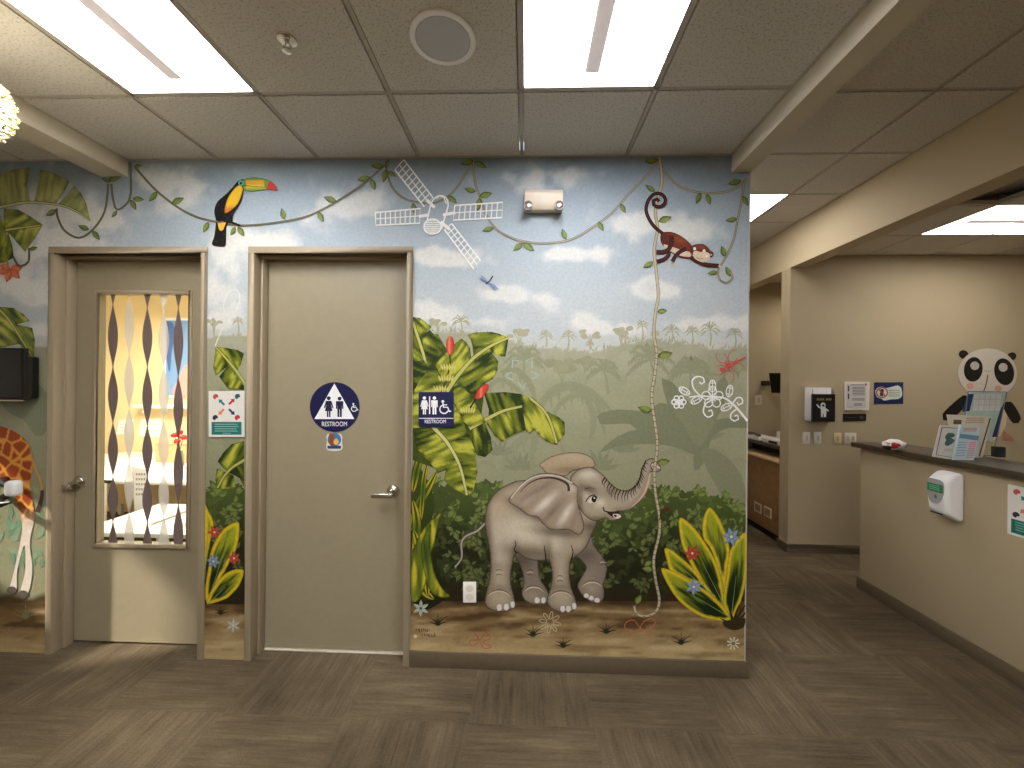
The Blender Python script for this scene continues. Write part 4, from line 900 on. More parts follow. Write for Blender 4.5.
def door(name, xa, xb, win=None):
    ia, ib = xa+FW, xb-FW; top = T-FW
    L = MB(); g = .004; z0 = .014
    if win:
        wa, wb, wz0, wz1 = win
        L.box((ia+g, LY, z0), (wa, LY+.044, top-g)); L.box((wb, LY, z0), (ib-g, LY+.044, top-g)); L.box((wa, LY, z0), (wb, LY+.044, wz0)); L.box((wa, LY, wz1), (wb, LY+.044, top-g))
    else: L.box((ia+g, LY, z0), (ib-g, LY+.044, top-g))
    d = struct(name, L, M_leaf)
    f = MB(); P = -.011
    # casing, jamb lining and stop of the steel frame, both sides and head
    for s_, x in ((1, xa), (-1, xb)):
        f.box((x-s_*.0, P, 0), (x+s_*FW, .045, top)); f.box((x+s_*.012, .045, 0), (x+s_*(FW-.001), WT+.016, top))
        f.box((x+s_*FW, .05, 0), (x+s_*(FW+.014), LY-.003, top-.014)); 
    f.box((xa, P, top), (xb, .045, T)); f.box((xa+.012, .045, top+.001), (xb-.012, WT+.016, T-.006)); f.box((xa+FW, .05, top-.014), (xb-FW, LY-.003, top))
    obj('door_frame', f, M_frame, d, bevel=.002)
    return d
g0 = on(99, 294, 1, LY); g1 = on(187, 545, 1, LY)
D1 = door('door_1', X1, X2, (g0.x, g1.x, g1.z, g0.z))
D2 = door('door_2', X3, X4)
# glazing bead, pane and the twisted ribbon decals
b_ = MB(); w_ = .022
for x0, x1_ in ((g0.x-w_, g0.x), (g1.x, g1.x+w_)): b_.box((x0, LY-.009, g1.z-w_), (x1_, LY+.004, g0.z+w_))
b_.box((g0.x, LY-.009, g0.z), (g1.x, LY+.004, g0.z+w_)); b_.box((g0.x, LY-.009, g1.z-w_), (g1.x, LY+.004, g1.z))
obj('window_bead', b_, M_frame, D1, bevel=.002)
obj('glass_pane', MB().box((g0.x, LY+.014, g1.z), (g1.x, LY+.020, g0.z)), M_glass, D1)
M_rd = mat('smoky_film', (122, 104, 98), .6, var=.25, scale=250, alpha=.93); M_rw = mat('frosted_film', (232, 226, 212), .5, var=.08, scale=200, alpha=.5)
def ribbons(cx, nodes, wd, m, label):
    A_ = MB(); yy = LY+.012
    nodes = list(nodes)
    for a, c in zip(nodes, nodes[1:]):
        top = max(a, 294.5); bot = min(c, 544.5); pts = []; n = 16
        L_, R_ = [], []
        for i in range(n+1):
            y = top+(bot-top)*i/n; t = (y-a)/(c-a); hw = wd/2*math.sin(PI*t)**1.25+.35
            L_.append(on(cx-hw, y, 1, yy)); R_.append(on(cx+hw, y, 1, yy))
        A_.add(L_+R_, [(i, i+1, n+2+i, n+1+i) for i in range(n)])
    o = obj('ribbon_decal', solid(A_, (0, -1, 0), .0006), m, D1); o['label'] = label
ribbons(113, (247,304.7,367,423,476.5,522,575), 9.4, M_rd, 'smoky grey twisted ribbon, leftmost')
ribbons(147.4, (250,308,367,426,476.5,523,577), 9.4, M_rd, 'smoky grey twisted ribbon, middle')
ribbons(178.4, (252,308,376,440,504,566), 9.2, M_rd, 'smoky grey twisted ribbon, rightmost')
ribbons(129.2, (243,298,354,408,460.5,512,565), 9.2, M_rw, 'frosted white twisted ribbon, left')
ribbons(163.8, (255,312,367,420,472,517,570), 10, M_rw, 'frosted white twisted ribbon, right')
# handles
def lever(D, cu, cv, tu, name='door_handle', r=.033, out=.06, rise=0):
    c = on(cu, cv, 1, LY); h = MB().lathe([(.001, 0), (r*.75, -.002), (r, -.012), (r, -.016), (r, 0)][::-1] if 0 else [(r, .0), (r, -.008), (r*.86, -.016), (r*.5, -.021), (.013, -.024), (.012, -out)], (c.x, LY, c.z), 'Y', 28)
    o = obj(name, h, M_chrome, D, smooth=.6)
    e = on(tu, cv, 1, LY-out); s_ = 1 if e.x > c.x else -1
    l = MB().box((c.x-s_*.012, LY-out-.012, c.z-.014+rise), (e.x, LY-out+.006, c.z+.014+rise)); obj('lever', l, M_chrome, o, bevel=.005, seg=3)
lever(D1, 80, 481.5, 63, r=.037, rise=-.02); lever(D2, 393.3, 490.3, 371.5, r=.037, rise=-.018)
# light leaking under the restroom door, put into the colour of a pale strip
struct('trim_4', MB().box((X3+FW, LY-.014, 0), (X4-FW, WT+.05, .005)), mat('painted_gap_light', (235, 225, 205), .3, .3))
# restroom and office behind
mw = wall_mat('warm_white_wall', (236, 222, 188)); 
YO = 2.55; XP = -1.80; XOL = -6.4
struct('wall_office_back', MB().box((XOL, YO, 0), (XP-.1, YO+.1, HC)), wall_mat('pale_yellow_wall', (238, 216, 168)))
struct('wall_office_left', MB().box((XOL-.1, WT, 0), (XOL, YO+.1, HC)), mw); struct('wall_office_front', MB().box((XOL, WT-.1, 0), (XL-.15, WT, HC)), mw); struct('floor_office', MB().box((XOL, WT, -.1), (XL-.2, YO, 0)), M_carpet)
struct('wall_office_right', MB().box((XP-.1, WT, 0), (XP, YO+.1, HC)), mw)
struct('wall_restroom_back', MB().box((XP, 2.2, 0), (XR-WT, 2.3, HC)), mw)
struct('ceiling_office', MB().box((XOL, WT, HC-.05), (XP-.1, YO, HC)), mat('white_ceiling', (225, 222, 214), .8)); struct('ceiling_restroom', MB().box((XP, WT, HC-.35), (XR-WT, 2.2, HC-.3)), MATS['white_ceiling'])
struct('floor_restroom', MB().box((XP, WT+.05, 0), (XR-WT, 2.2, .008)), mat('white_floor_tile', (228, 222, 210), .3))
# ------------------------------------------------------------------ flat drawing helpers
def polys(mb, plist, fn, n, t, order=0):
    n = Vector(n).normalized()
    for p in plist:
        P = [fn(*q)+n*(t*(order+1)) for q in p]
        mb.prism(P, n*t)
    return mb
def disc(cx, cy, rx, ry=None, ang=0, n=28): return ell(cx, cy, rx, ry or rx, ang, n)
NY = (0, -1, 0)
def draw(name, plist, fn, col, parent, t=.0012, order=0, n=NY, rough=.45):
    mb = MB(); polys(mb, plist, fn, n, t, order)
    return obj(name, mb, mat(name+'_'+'_'.join(str(int(c)) for c in col), col, rough, var=.02), parent)
def rot2(P, cx, cy, a, s=1):
    a = math.radians(a); return [(cx+(x*math.cos(a)-y*math.sin(a))*s, cy+(x*math.sin(a)+y*math.cos(a))*s) for x, y in P]
def band(pts, w):
    L_, R_ = [], []
    for i, p in enumerate(pts):
        a = pts[max(i-1, 0)]; b = pts[min(i+1, len(pts)-1)]; dx, dy = b[0]-a[0], b[1]-a[1]; l = math.hypot(dx, dy) or 1
        L_.append((p[0]-dy/l*w/2, p[1]+dx/l*w/2)); R_.append((p[0]+dy/l*w/2, p[1]-dx/l*w/2))
    return [[L_[i], L_[i+1], R_[i+1], R_[i]] for i in range(len(pts)-1)]
def man(cx, top, h):   # standing figure
    s = h/20.0; f = lambda P: [(cx+x*s, top+y*s) for x, y in P]
    return [disc(cx, top+1.9*s, 1.9*s, n=14), f([(-3.6,4.4),(3.6,4.4),(3.6,12),(2.5,12),(2.2,6.6),(2.1,20),(.35,20),(.2,12.4),(-.2,12.4),(-.35,20),(-2.1,20),(-2.2,6.6),(-2.5,12),(-3.6,12)])]
def woman(cx, top, h):
    s = h/20.0; f = lambda P: [(cx+x*s, top+y*s) for x, y in P]
    return [disc(cx, top+1.9*s, 1.9*s, n=14), f([(-2.6,4.4),(2.6,4.4),(4.6,11.2),(3.6,11.6),(1.9,6.8),(3.6,14.2),(1.7,14.2),(1.7,20),(.3,20),(.3,14.2),(-.3,14.2),(-.3,20),(-1.7,20),(-1.7,14.2),(-3.6,14.2),(-1.9,6.8),(-3.6,11.6),(-4.6,11.2)])]
def chair_icon(cx, cy, s):
    P = [disc(cx-1.6*s, cy-6*s, 1.4*s, n=12)]
    for b in band([(cx-1.5*s, cy-4.4*s), (cx-1.0*s, cy-.2*s), (cx+3.2*s, cy-.2*s), (cx+5*s, cy+4.2*s), (cx+6.6*s, cy+3.6*s)], 1.3*s): P.append(b)
    for b in band([(cx-1.3*s, cy-2.6*s), (cx+2.6*s, cy-2.6*s)], 1.0*s): P.append(b)
    arc = [(cx-.6*s+4.3*s*math.cos(math.radians(a)), cy+1.6*s+4.3*s*math.sin(math.radians(a))) for a in range(-120-100, 40, 14)]
    arc = [(cx-.4*s+4.2*s*math.cos(math.radians(a)), cy+1.8*s+4.2*s*math.sin(math.radians(a))) for a in range(20, 250, 12)]
    return P+band(arc, 1.2*s)
def put_text(name, txt, size_px, cu, cv, fn, col, parent, off=.003, bold=.0, wid=None):
    o = fn(cu, cv); r = fn(cu+3, cv)-o; u = fn(cu, cv-3)-o; k = r.length/3
    mb = text_mb(txt, 1.0, (0, 0, 0), (1, 0, 0), (0, 1, 0), 0, bold=bold)
    xs = [p.x for p in mb.v]; ys = [p.y for p in mb.v]; w = max(xs)-min(xs); h = max(ys)-min(ys)
    sx = (wid/w if wid else size_px/h); sy = size_px/h; n = r.cross(u).normalized()
    mb.v = [o+r/3*(p.x-(max(xs)+min(xs))/2)*sx+u/3*(p.y-(max(ys)+min(ys))/2)*sy+n*off for p in mb.v]
    ob = obj(name, solid(mb, n, .0006), mat(name+'_ink_%d_%d_%d' % tuple(col), col, .5, var=.01), parent); return ob
fL = lambda u, v: on(u, v, 1, LY)
NAVY = (15, 16, 64); WHT = (238, 236, 232)
# round sign on the door
t = thing('restroom_sign', 'round navy RESTROOM sign with white triangle, on the solid door', 'sign', fL(335, 432))
draw('plate', [disc(334.9, 407, 24.8, 24.8, n=56)], fL, NAVY, t, .004)
draw('triangle', [[(334.7, 383.5), (354.6, 419), (314.8, 419)]], fL, WHT, t, .0008, 5)
draw('figure', woman(329.1, 396.2, 20.8), fL, (20, 20, 60), t, .0006, 8); draw('figure', man(340, 396.6, 20.4), fL, (20, 20, 60), t, .0006, 8)
draw('wheelchair_symbol', chair_icon(354.6, 407.6, .62), fL, WHT, t, .0008, 5)
put_text('lettering', 'RESTROOM', 4.6, 334.8, 423.9, fL, WHT, t, .0046, wid=25)
t = thing('sticker', 'small blue round sticker with brown blob, below the round restroom sign', 'sticker', fL(334, 451))
draw('backing', [cat([(327.5,434),(341,434),(342,441),(341.5,450),(327.3,450),(327,441)], True, 3)], fL, (214, 210, 204), t, .0006)
draw('picture', [disc(334.4, 439.5, 6.8, 6.8)], fL, (66, 120, 170), t, .0005, 1)
draw('brown_shape', [cat([(329,434),(333,433.4),(335,436),(334,440),(337,444),(331,445.5),(328.6,441),(330,438)], True, 1.5)], fL, (134, 74, 34), t, .0005, 2); draw('orange_shape', [cat([(334,440),(337,438.6),(339,442),(336.5,445),(334,444)], True, 1.5)], fL, (214, 170, 90), t, .0005, 3)
draw('banner', [[(327.6,445.6),(341.2,445.6),(341,448.6),(327.6,448.6)]], fL, (40, 66, 110), t, .0005, 4)
# square sign on the wall, raised above the mural
WY = -.0068
fW = lambda u, v: on(u, v, 1, WY)
t = thing('restroom_sign', 'square navy RESTROOM sign with man, woman and wheelchair, on the mural by the leaves', 'sign', fW(436, 427))
draw('plate', [cat([(419.6,392),(436,392),(453,392),(453.8,393),(453.8,409),(453.8,426),(453,427),(436,427),(419.6,427),(418.8,426),(418.8,409),(418.8,393)], True, 9)], fW, NAVY, t, .004)
draw('figure', woman(424.6, 396.3, 18), fW, WHT, t, .0008, 5); draw('figure', man(434.6, 396.3, 18), fW, WHT, t, .0008, 5)
draw('divider', [[(429.2,396.4),(430.4,396.4),(430.4,414),(429.2,414)]], fW, WHT, t, .0008, 5); draw('wheelchair_symbol', chair_icon(444.6, 407.4, 1.0), fW, WHT, t, .0008, 5)
draw('rule', [[(419,417.9),(453.6,417.9),(453.6,418.6),(419,418.6)]], fW, WHT, t, .0008, 5); put_text('lettering', 'RESTROOM', 3.7, 435.5, 421.4, fW, WHT, t, .0046, wid=21)
# distancing posters
def poster(label, fn, n, k):   # drawn in a 36 x 46 frame
    t = thing('distancing_sign', label, 'poster', fn(18, 46)); q = dict(n=n)
    draw('sheet', [[(0,0),(36,0),(36,46),(0,46)]], fn, (226, 220, 208), t, .0012, 0, **q)
    draw('text_panel', [[(3,31),(33,31),(33,43.8),(3,43.8)]], fn, (24, 112, 100), t, .0004, 3, **q)
    ar = [(-4.2,-1.1),(.8,-1.1),(.8,-2.6),(4.4,0),(.8,2.6),(.8,1.1),(-4.2,1.1)]
    for x, y, a, c in ((13,11.2,-135,(28,122,112)),(23.3,10.6,-45,(206,52,60)),(12.6,21,135,(226,122,86)),(23.3,21,45,(34,46,84))): draw('arrow', [rot2(ar, x, y, a, .95)], fn, c, t, .0004, 3, **q)
    for x, y, c in ((7,5.6,(190,84,72)),(29,5.4,(34,92,92)),(6.6,26.6,(34,40,60)),(28.8,26.6,(196,50,56))): draw('head_symbol', [cat([(x-2.6,y-.6),(x-.6,y-2.6),(x+2.2,y-1.8),(x+2.6,y+.8),(x+.6,y+1.2),(x,y+2.8),(x-2.2,y+1.8)], True, 1.2)], fn, c, t, .0004, 3, **q)
    draw('text_lines', [[(6,y),(30-dx,y),(30-dx,y+.7),(6+dx*.5,y+.7)] for y, dx in ((33,1),(35.3,0),(37.6,2),(39.8,1))]+[[(14,42),(22,42),(22,42.6),(14,42.6)]], fn, (150, 190, 178), t, .0003, 5, **q)
poster('distancing poster with four arrows, on the mural strip between the two doors', lambda a, b: fW(208.8+a*.995, 391+b*.997), NY, 0)
# wall outlet
t = thing('wall_outlet', 'white duplex power outlet low on the mural beside the elephant', 'outlet', fW(469.5, 602.4))
obj('cover_plate', polys(MB(), [[(463.2,581.6),(476.2,581.6),(476.2,602.2),(463.2,602.2)]], fW, NY, .005), mat('outlet_white', (240, 234, 220), .35, var=.01), t, bevel=.0012)
for y in (588, 596.6): obj('receptacle', polys(MB(), [disc(469.7, y, 3.9, 3.4)], fW, NY, .0016, 3), mat('outlet_face', (220, 210, 192), .4, var=.01), t)
# emergency light
a = fW(524.5, 192.8); b = fW(562, 213.6)
t = thing('wall_mounted_emergency_light', 'cream twin-head emergency light high on the mural', 'emergency light', ((a.x+b.x)/2, WY, b.z))
M_em = mat('cream_plastic', (206, 190, 168), .4, var=.01)
P = [(0, a.z), (-.045, a.z-.004), (-.066, a.z-.03), (-.06, b.z+.03), (-.048, b.z), (0, b.z)]
mb = MB(); n = len(P); mb.add([(a.x, WY+y, z) for y, z in P]+[(b.x, WY+y, z) for y, z in P], [tuple(range(n))[::-1], tuple(n+i for i in range(n))]+[(i, (i+1) % n, n+(i+1) % n, n+i) for i in range(n)])
obj('housing', mb, M_em, t, bevel=.006)
for u in (528.2, 559.2):
    c = on(u, 205.4, 1, -.085); hd = obj('lamp_head', MB().lathe([(.012, .05), (.022, .03), (.027, 0), (.026, -.006), (.023, -.006), (.018, .006)], c, 'Y', 28), mat('smoked_cream', (150, 138, 128), .3, var=.02), t, smooth=.6)
    obj('lens', MB().lathe([(.022, 0), (.018, -.003), (.006, -.005)], c, 'Y', 24), mat('lamp_lens', (160, 148, 138), .08, .6), hd, smooth=.9)
# wall screen at the left edge
c0 = on(24, 348, 1, -.1); c1 = on(24, 401, 1, -.1)
t = thing('wall_screen', 'dark flat screen mounted on the wall at left edge', 'screen', (c0.x-.3, -.006, c1.z))
obj('casing', MB().box((c0.x-.75, -.1, c1.z), (c0.x, -.075, c0.z)), M_black, t, bevel=.004)
obj('back_cover', MB().box((c0.x-.72, -.076, c1.z+.012), (c0.x-.012, -.012, c0.z-.045)), M_black, t, bevel=.012)
obj('display', MB().box((c0.x-.735, -.1015, c1.z+.02), (c0.x-.012, -.0995, c0.z-.012)), mat('dark_display', (30, 31, 32), .18, var=.02), t)
obj('bottom_trim', MB().box((c0.x-.75, -.1035, c1.z-.001), (c0.x-.002, -.098, c1.z+.006)), M_chrome, t)
# toy knob at the left edge
c = on(14, 488, 1, -.09)
t = thing('wall_hook', 'white rounded knob on a black bracket in front of the giraffe', 'hook', (c.x-.05, -.006, c.z-.07))
obj('bracket', MB().tube([(c.x-.16, -.008, c.z-.07), (c.x-.14, -.06, c.z-.085), (c.x-.09, -.09, c.z-.1), (c.x-.02, -.09, c.z-.085)], [.02, .024, .02, .006], 12).tube([(c.x-.16, -.008, c.z+.03), (c.x-.12, -.07, c.z+.03), (c.x-.03, -.09, c.z+.012)], [.018, .022, .018], 12), M_black, t, smooth=.8)
obj('knob', MB().box((c.x-.034, -.12, c.z-.046), (c.x+.03, -.06, c.z+.044)), M_white, t, bevel=.02, seg=4)
# ceiling speaker, sprinkler, pendant
c = PZ(443, 38.5, HC)
t = thing('ceiling_speaker', 'round white ceiling speaker with grey mesh', 'speaker', c)
obj('rim', MB().lathe([(.124, .0), (.124, -.006), (.117, -.010), (.103, -.007), (.102, 0)], c, 'Z', 56), mat('speaker_white', (244, 242, 238), .4, var=.01), t, smooth=.8)
obj('grille', MB().lathe([(.104, -.001), (.1, -.0065), (.05, -.0075), (.004, -.008)], c, 'Z', 56), mat('speaker_mesh', (182, 180, 180), .5, .2, var=.25, scale=900), t, smooth=.8)
c = PZ(287, 39, HC)
t = thing('ceiling_sprinkler', 'small chrome sprinkler head on a ceiling tile', 'sprinkler', c)
obj('escutcheon', MB().lathe([(.036, 0), (.034, -.006), (.022, -.010), (.010, -.011)], c, 'Z', 28), M_chrome, t, smooth=.8)
s_ = MB().tube([c+Vector((0, 0, -.008)), c+Vector((0, 0, -.02))], .009, 12)
for k in (-1, 1): s_.tube([c+Vector((0, 0, -.018)), c+Vector((k*.013, 0, -.026)), c+Vector((k*.012, 0, -.038)), c+Vector((0, 0, -.046))], .0025, 8)
obj('body', s_, M_chrome, t, smooth=.8); obj('deflector', MB().lathe([(.016, -.046), (.016, -.048), (.004, -.05)], c, 'Z', 16), M_chrome, t, smooth=.8)
c = CAM+ray(-41, 101)*1.42
t = thing('pendant_lamp', 'glittering glass bead ball lamp hanging at left edge', 'pendant lamp', c-Vector((0, 0, .125)))
rp = random.Random(2); beads = MB(); core = MB().lathe([(.102*math.sin(PI*i/12)+.0005, -.102*math.cos(PI*i/12)) for i in range(13)], c, 'Z', 24)
obj('glowing_core', core, mat('pendant_glow', (255, 250, 240), .4, emit=((255, 246, 232), 15.0)), t, smooth=2)
def octa(mb, p, r):
    vs = [p+Vector(v)*r for v in ((1,0,0),(-1,0,0),(0,1,0),(0,-1,0),(0,0,1),(0,0,-1))]
    mb.add(vs, [(0,2,4),(2,1,4),(1,3,4),(3,0,4),(2,0,5),(1,2,5),(3,1,5),(0,3,5)])
N_ = 620
for i in range(N_):
    z = 1-2*(i+.5)/N_; th = i*2.399963; rr = math.sqrt(1-z*z); octa(beads, c+Vector((rr*math.cos(th), rr*math.sin(th), z))*(.127+rp.uniform(-.007, .009)), rp.uniform(.006, .0105))
bo = obj('glass_beads', beads, mat('gold_crystal', (236, 214, 170), .1, .5, var=.4, scale=60), t); bo['kind'] = 'stuff'
obj('cable', MB().tube([c+Vector((0, 0, .11)), Vector((c.x, c.y, HC+.002))], .003, 8), M_chrome, t); obj('canopy', MB().lathe([(.05, 0), (.048, -.014), (.01, -.02)], (c.x, c.y, HC), 'Z', 28), M_chrome, t, smooth=.8)
# ------------------------------------------------------------------ reception side
XD = (PZ(858, 588).x+PZ(1024, 688).x)/2; YD = PZ(858, 588).y; ZD = 1.195
t = thing('reception_counter', 'tan reception counter with dark brown top at right edge', 'counter', (XD+.15, -.5, 0))
obj('body', MB().box((XD, -1.75, .0), (XD+.30, YD, ZD-.04)), wall_mat('counter_tan_paint', (176, 158, 126)), t, bevel=.004)
obj('countertop', MB().box((XD-.045, -1.8, ZD-.04), (XD+.33, YD+.045, ZD)), mat('brown_laminate', (70, 58, 41), .4, var=.15, scale=50), t, bevel=.006)
obj('base_strip', MB().box((XD-.012, -1.76, 0), (XD+.31, YD+.012, .09)), M_base, t, bevel=.002)
# sanitizer dispenser
ya, yb = on(966, 500, 0, XD).y, None
xf = XD-.118; yb = on(925.5, 500, 0, xf+.0).y; ya = on(966, 500, 0, XD).y
zt = on(966, 474, 0, XD).z; zb_ = on(966, 523, 0, XD).z
t = thing('sanitizer_dispenser', 'white wall soap dispenser with green label, on the counter front', 'dispenser', (XD-.05, (ya+yb)/2, zb_))
pr_ = [(XD-.001, zt), (XD-.055, zt), (xf+.004, zt-.05), (xf, zt-.16), (xf+.012, zb_+.045), (XD-.03, zb_), (XD-.001, zb_)]
mb = MB(); n = len(pr_); mb.add([(x, ya, z) for x, z in pr_]+[(x, yb, z) for x, z in pr_], [tuple(range(n)), tuple(n+i for i in reversed(range(n)))]+[(i, n+i, n+(i+1) % n, (i+1) % n) for i in range(n)])
obj('shell', mb, mat('dispenser_white', (238, 234, 230), .3, var=.01), t, bevel=.024, seg=4)
fX = lambda x: (lambda a, b: Vector((x, ya+(yb-ya)*a, zb_+(zt-zb_)*b)))
NX = (-1, 0, 0)
fn = fX(xf+.0015)
draw('window', [cat([(.9,.8),(.55,.84),(.16,.8),(.14,.55),(.3,.38),(.55,.33),(.8,.38),(.9,.55)], True, .08)], fn, (168, 164, 162), t, .0035, 0, n=NX, rough=.2)
draw('green_label', [[(.14,.74),(.90,.74),(.90,.57),(.14,.57)]], fn, (40, 128, 78), t, .0006, 7, n=NX)
draw('label_text', [[(.3,y),(.8,y),(.8,y+.018),(.3,y+.018)] for y in (.69,.65,.61)], fn, (120, 180, 140), t, .0005, 9, n=NX)
draw('drop_symbol', [cat([(.48,.53),(.42,.47),(.48,.43),(.55,.47)], True, .03)], fn, (60, 120, 90), t, .0005, 9, n=NX)
draw('nozzle', [[(.25,.14),(.8,.14),(.8,.115),(.25,.115)]], fX(xf+.010), (40, 38, 38), t, .006, 0, n=NX)
# poster on the counter at the right edge
p0 = on(1008, 484, 0, XD-.001); p1 = on(1008, 533.5, 0, XD-.001)
h_ = p0.z-p1.z; k_ = h_/46
poster('distancing poster on the counter front at the right edge', lambda a, b: Vector((XD-.001, p0.y-a*k_, p0.z-b*k_)), NX, 1)
# crumpled red and white packet
c = PZ(893, 449.5, ZD); rp = random.Random(5)
t = thing('tissue_packet', 'crumpled white packet with red print lying on the counter end', 'packet', c)
def crumple(cx, cy, z0, rx, ry, rz, seed, n=26, m=14):
    mb = MB(); vs = []; 
    for j in range(m+1):
        ph = PI*j/m
        for i in range(n):
            th = 2*PI*i/n; d_ = Vector((math.cos(th)*math.sin(ph), math.sin(th)*math.sin(ph), -math.cos(ph)))
            k = 1+.35*noise.noise(d_*2.3+Vector((seed, 0, 0)))+.16*noise.noise(d_*6+Vector((0, seed, 0)))
            vs.append(Vector((cx+rx*d_.x*k, cy+ry*d_.y*k, max(z0, z0+rz+rz*d_.z*k))))
    fs = [(j*n+i, j*n+(i+1) % n, (j+1)*n+(i+1) % n, (j+1)*n+i) for j in range(m) for i in range(n)]
    return mb.add(vs, fs)
obj('wrapper', crumple(c.x+.01, c.y, c.z, .075, .05, .036, 3), mat('packet_white', (232, 222, 214), .5, var=.05), t, smooth=1.2)
obj('red_label', crumple(c.x-.012, c.y-.022, c.z+.01, .034, .034, .026, 8), mat('packet_red', (168, 34, 34), .45, var=.3, scale=80), t, smooth=1.2)
obj('dark_tab', crumple(c.x-.055, c.y-.01, c.z, .017, .03, .016, 5), mat('packet_black', (30, 24, 24), .5), t, smooth=1.2)
# leaflets on the counter
def leaflet(name, label, cat_, quad, y, thick, col, parts, lean=0):
    f = lambda u, v: on(u, v, 1, y)
    q = [f(*p) for p in quad]; base = (q[2]+q[3])/2
    t = thing(name, label, cat_, Vector((base.x, y, ZD)))
    mb = MB(); P = [p.copy() for p in q]; mb.prism(P, (0, -thick, 0)); dz = ZD+.0005-min(p.z for p in mb.v)
    obj('sheet', mb, mat(name+'_sheet_%d%d%d' % col, col, .5, var=.03), t)
    for i, (nm, pl, c_) in enumerate(parts): draw(nm, pl, f, c_, t, .0005, i+1)
    return t
def yat(u, v): return on(u, v, 2, ZD).y
y1_ = .30
for y_ in (0,): pass
def lines(x0, x1, y0, y1, n, sk=0, w=.35):
    return [[(x0+sk*(i/n), y0+(y1-y0)*i/n), (x1+sk*(i/n), y0+(y1-y0)*i/n), (x1+sk*(i/n), y0+(y1-y0)*i/n+w), (x0+sk*(i/n), y0+(y1-y0)*i/n+w)] for i in range(n)]
Q = yat(947, 459)
leaflet('leaflet', 'framed leaflet with a dark green leaf drawing, front left on the counter', 'leaflet', [(940.4,425),(960,426.5),(954,460),(932.3,456.5)], Q, .004, (222, 216, 206),
  [('border', band([(942,427.2),(958.6,428.4),(953,457.6),(936,454.8),(942,427.2)], .7), (70, 50, 56)), ('leaf_drawing', [cat([(948,433),(954,433.6),(955,436),(951,438),(954.6,440),(952,443.4),(947,446),(944.4,444),(946,440),(944.8,437)], True, 1.5)], (70, 104, 98)), ('caption', lines(944,952,449,452,2), (150, 140, 132))])
leaflet('leaflet', 'pale blue folded leaflet with red text, front right on the counter', 'leaflet', [(961,425),(981,427.5),(973,463),(953.6,460)], Q-.03, .012, (206, 222, 226),
  [('blue_panel', [[(960,433.6),(979,436),(978,440.6),(959,438)]], (120, 160, 186)), ('title', lines(963,977,428,432,3,-1,.7), (222, 150, 130)), ('text_lines', lines(958,967,442,458,6,-3,.5), (120, 140, 160)), ('red_text', lines(969,976,442,459,8,-4,.7), (214, 140, 130))])
leaflet('leaflet', 'cream brochure fanned behind the front leaflets', 'leaflet', [(947,414.5),(992,416.5),(983,457),(975,460),(950,430)], Q+.07, .004, (228, 220, 198),
  [('picture', [[(953.6,419.6),(961.6,420),(961,424.4),(953,424)]], (110, 96, 70)), ('title', lines(966,984,418,424,3,-1,.6), (196, 140, 120)), ('edge', band([(990,418),(979,456)], 1.2), (84, 74, 66))])
Q2 = Q+.16
f2 = lambda u, v: on(u, v, 1, Q2)
t = thing('brochure_holder', 'clear acrylic stand with calendar card, tallest on the counter', 'brochure holder', Vector((f2(985, 450).x, Q2, ZD)))
obj('card', MB().prism([f2(970,391.5), f2(1005.5,392), f2(993,440), f2(962,440)], (0, -.004, 0)), mat('calendar_card', (190, 214, 196), .5), t)
grid = [[(974.4+i*5.5-j*.6, 393.6+j*5.9), (979.2+i*5.5-j*.6, 393.6+j*5.9), (978.8+i*5.5-j*.6, 398.8+j*5.9), (974+i*5.5-j*.6, 398.8+j*5.9)] for i in range(5) for j in range(3)]
draw('calendar_cells', grid, f2, (234, 230, 226), t, .0006, 1)
for q_ in ([(1000,410),(1004,402),(998,437),(992,437)], [(967.5,394),(973.6,394),(969.4,411),(962,412)]): draw('side_stripe', [q_], f2, (44, 62, 112), t, .0006, 1)
M_acr = M_glass
ac = MB(); 
for a_, b__ in (((968,391.5),(960,452)), ((1007,392),(993,456))):
    p, q = f2(*a_), f2(*b__); ac.tube([p, Vector((q.x, q.y, ZD+.006))], .003, 8)
p, q = f2(968,391.5), f2(1007,392); ac.tube([p, q], .003, 8)
obj('stand_edge', ac, mat('acrylic_edge', (150, 158, 176), .1, .3), t)
b0 = f2(960, 450); b1 = f2(1000, 450)
obj('foot', MB().box((b0.x, Q2-.03, ZD), (b1.x, Q2+.05, ZD+.006)), mat('acrylic_foot', (120, 122, 122), .1, .2), t, bevel=.002)
c = Vector((f2(990, 455).x, Q2-.05, ZD))
t = thing('card_block', 'small dark block behind the leaflets on the counter', 'block', c)
obj('card_block_body', MB().box((c.x-.03, c.y-.02, ZD), (c.x+.025, c.y+.02, ZD+.07)), mat('dark_block', (50, 52, 46), .4), t, bevel=.004)
draw('clip', [[(986.5,441),(993,441.6),(992.6,443),(986.3,442.4)]], lambda u, v: on(u, v, 1, c.y-.021), (150, 150, 140), t, .001, 0)
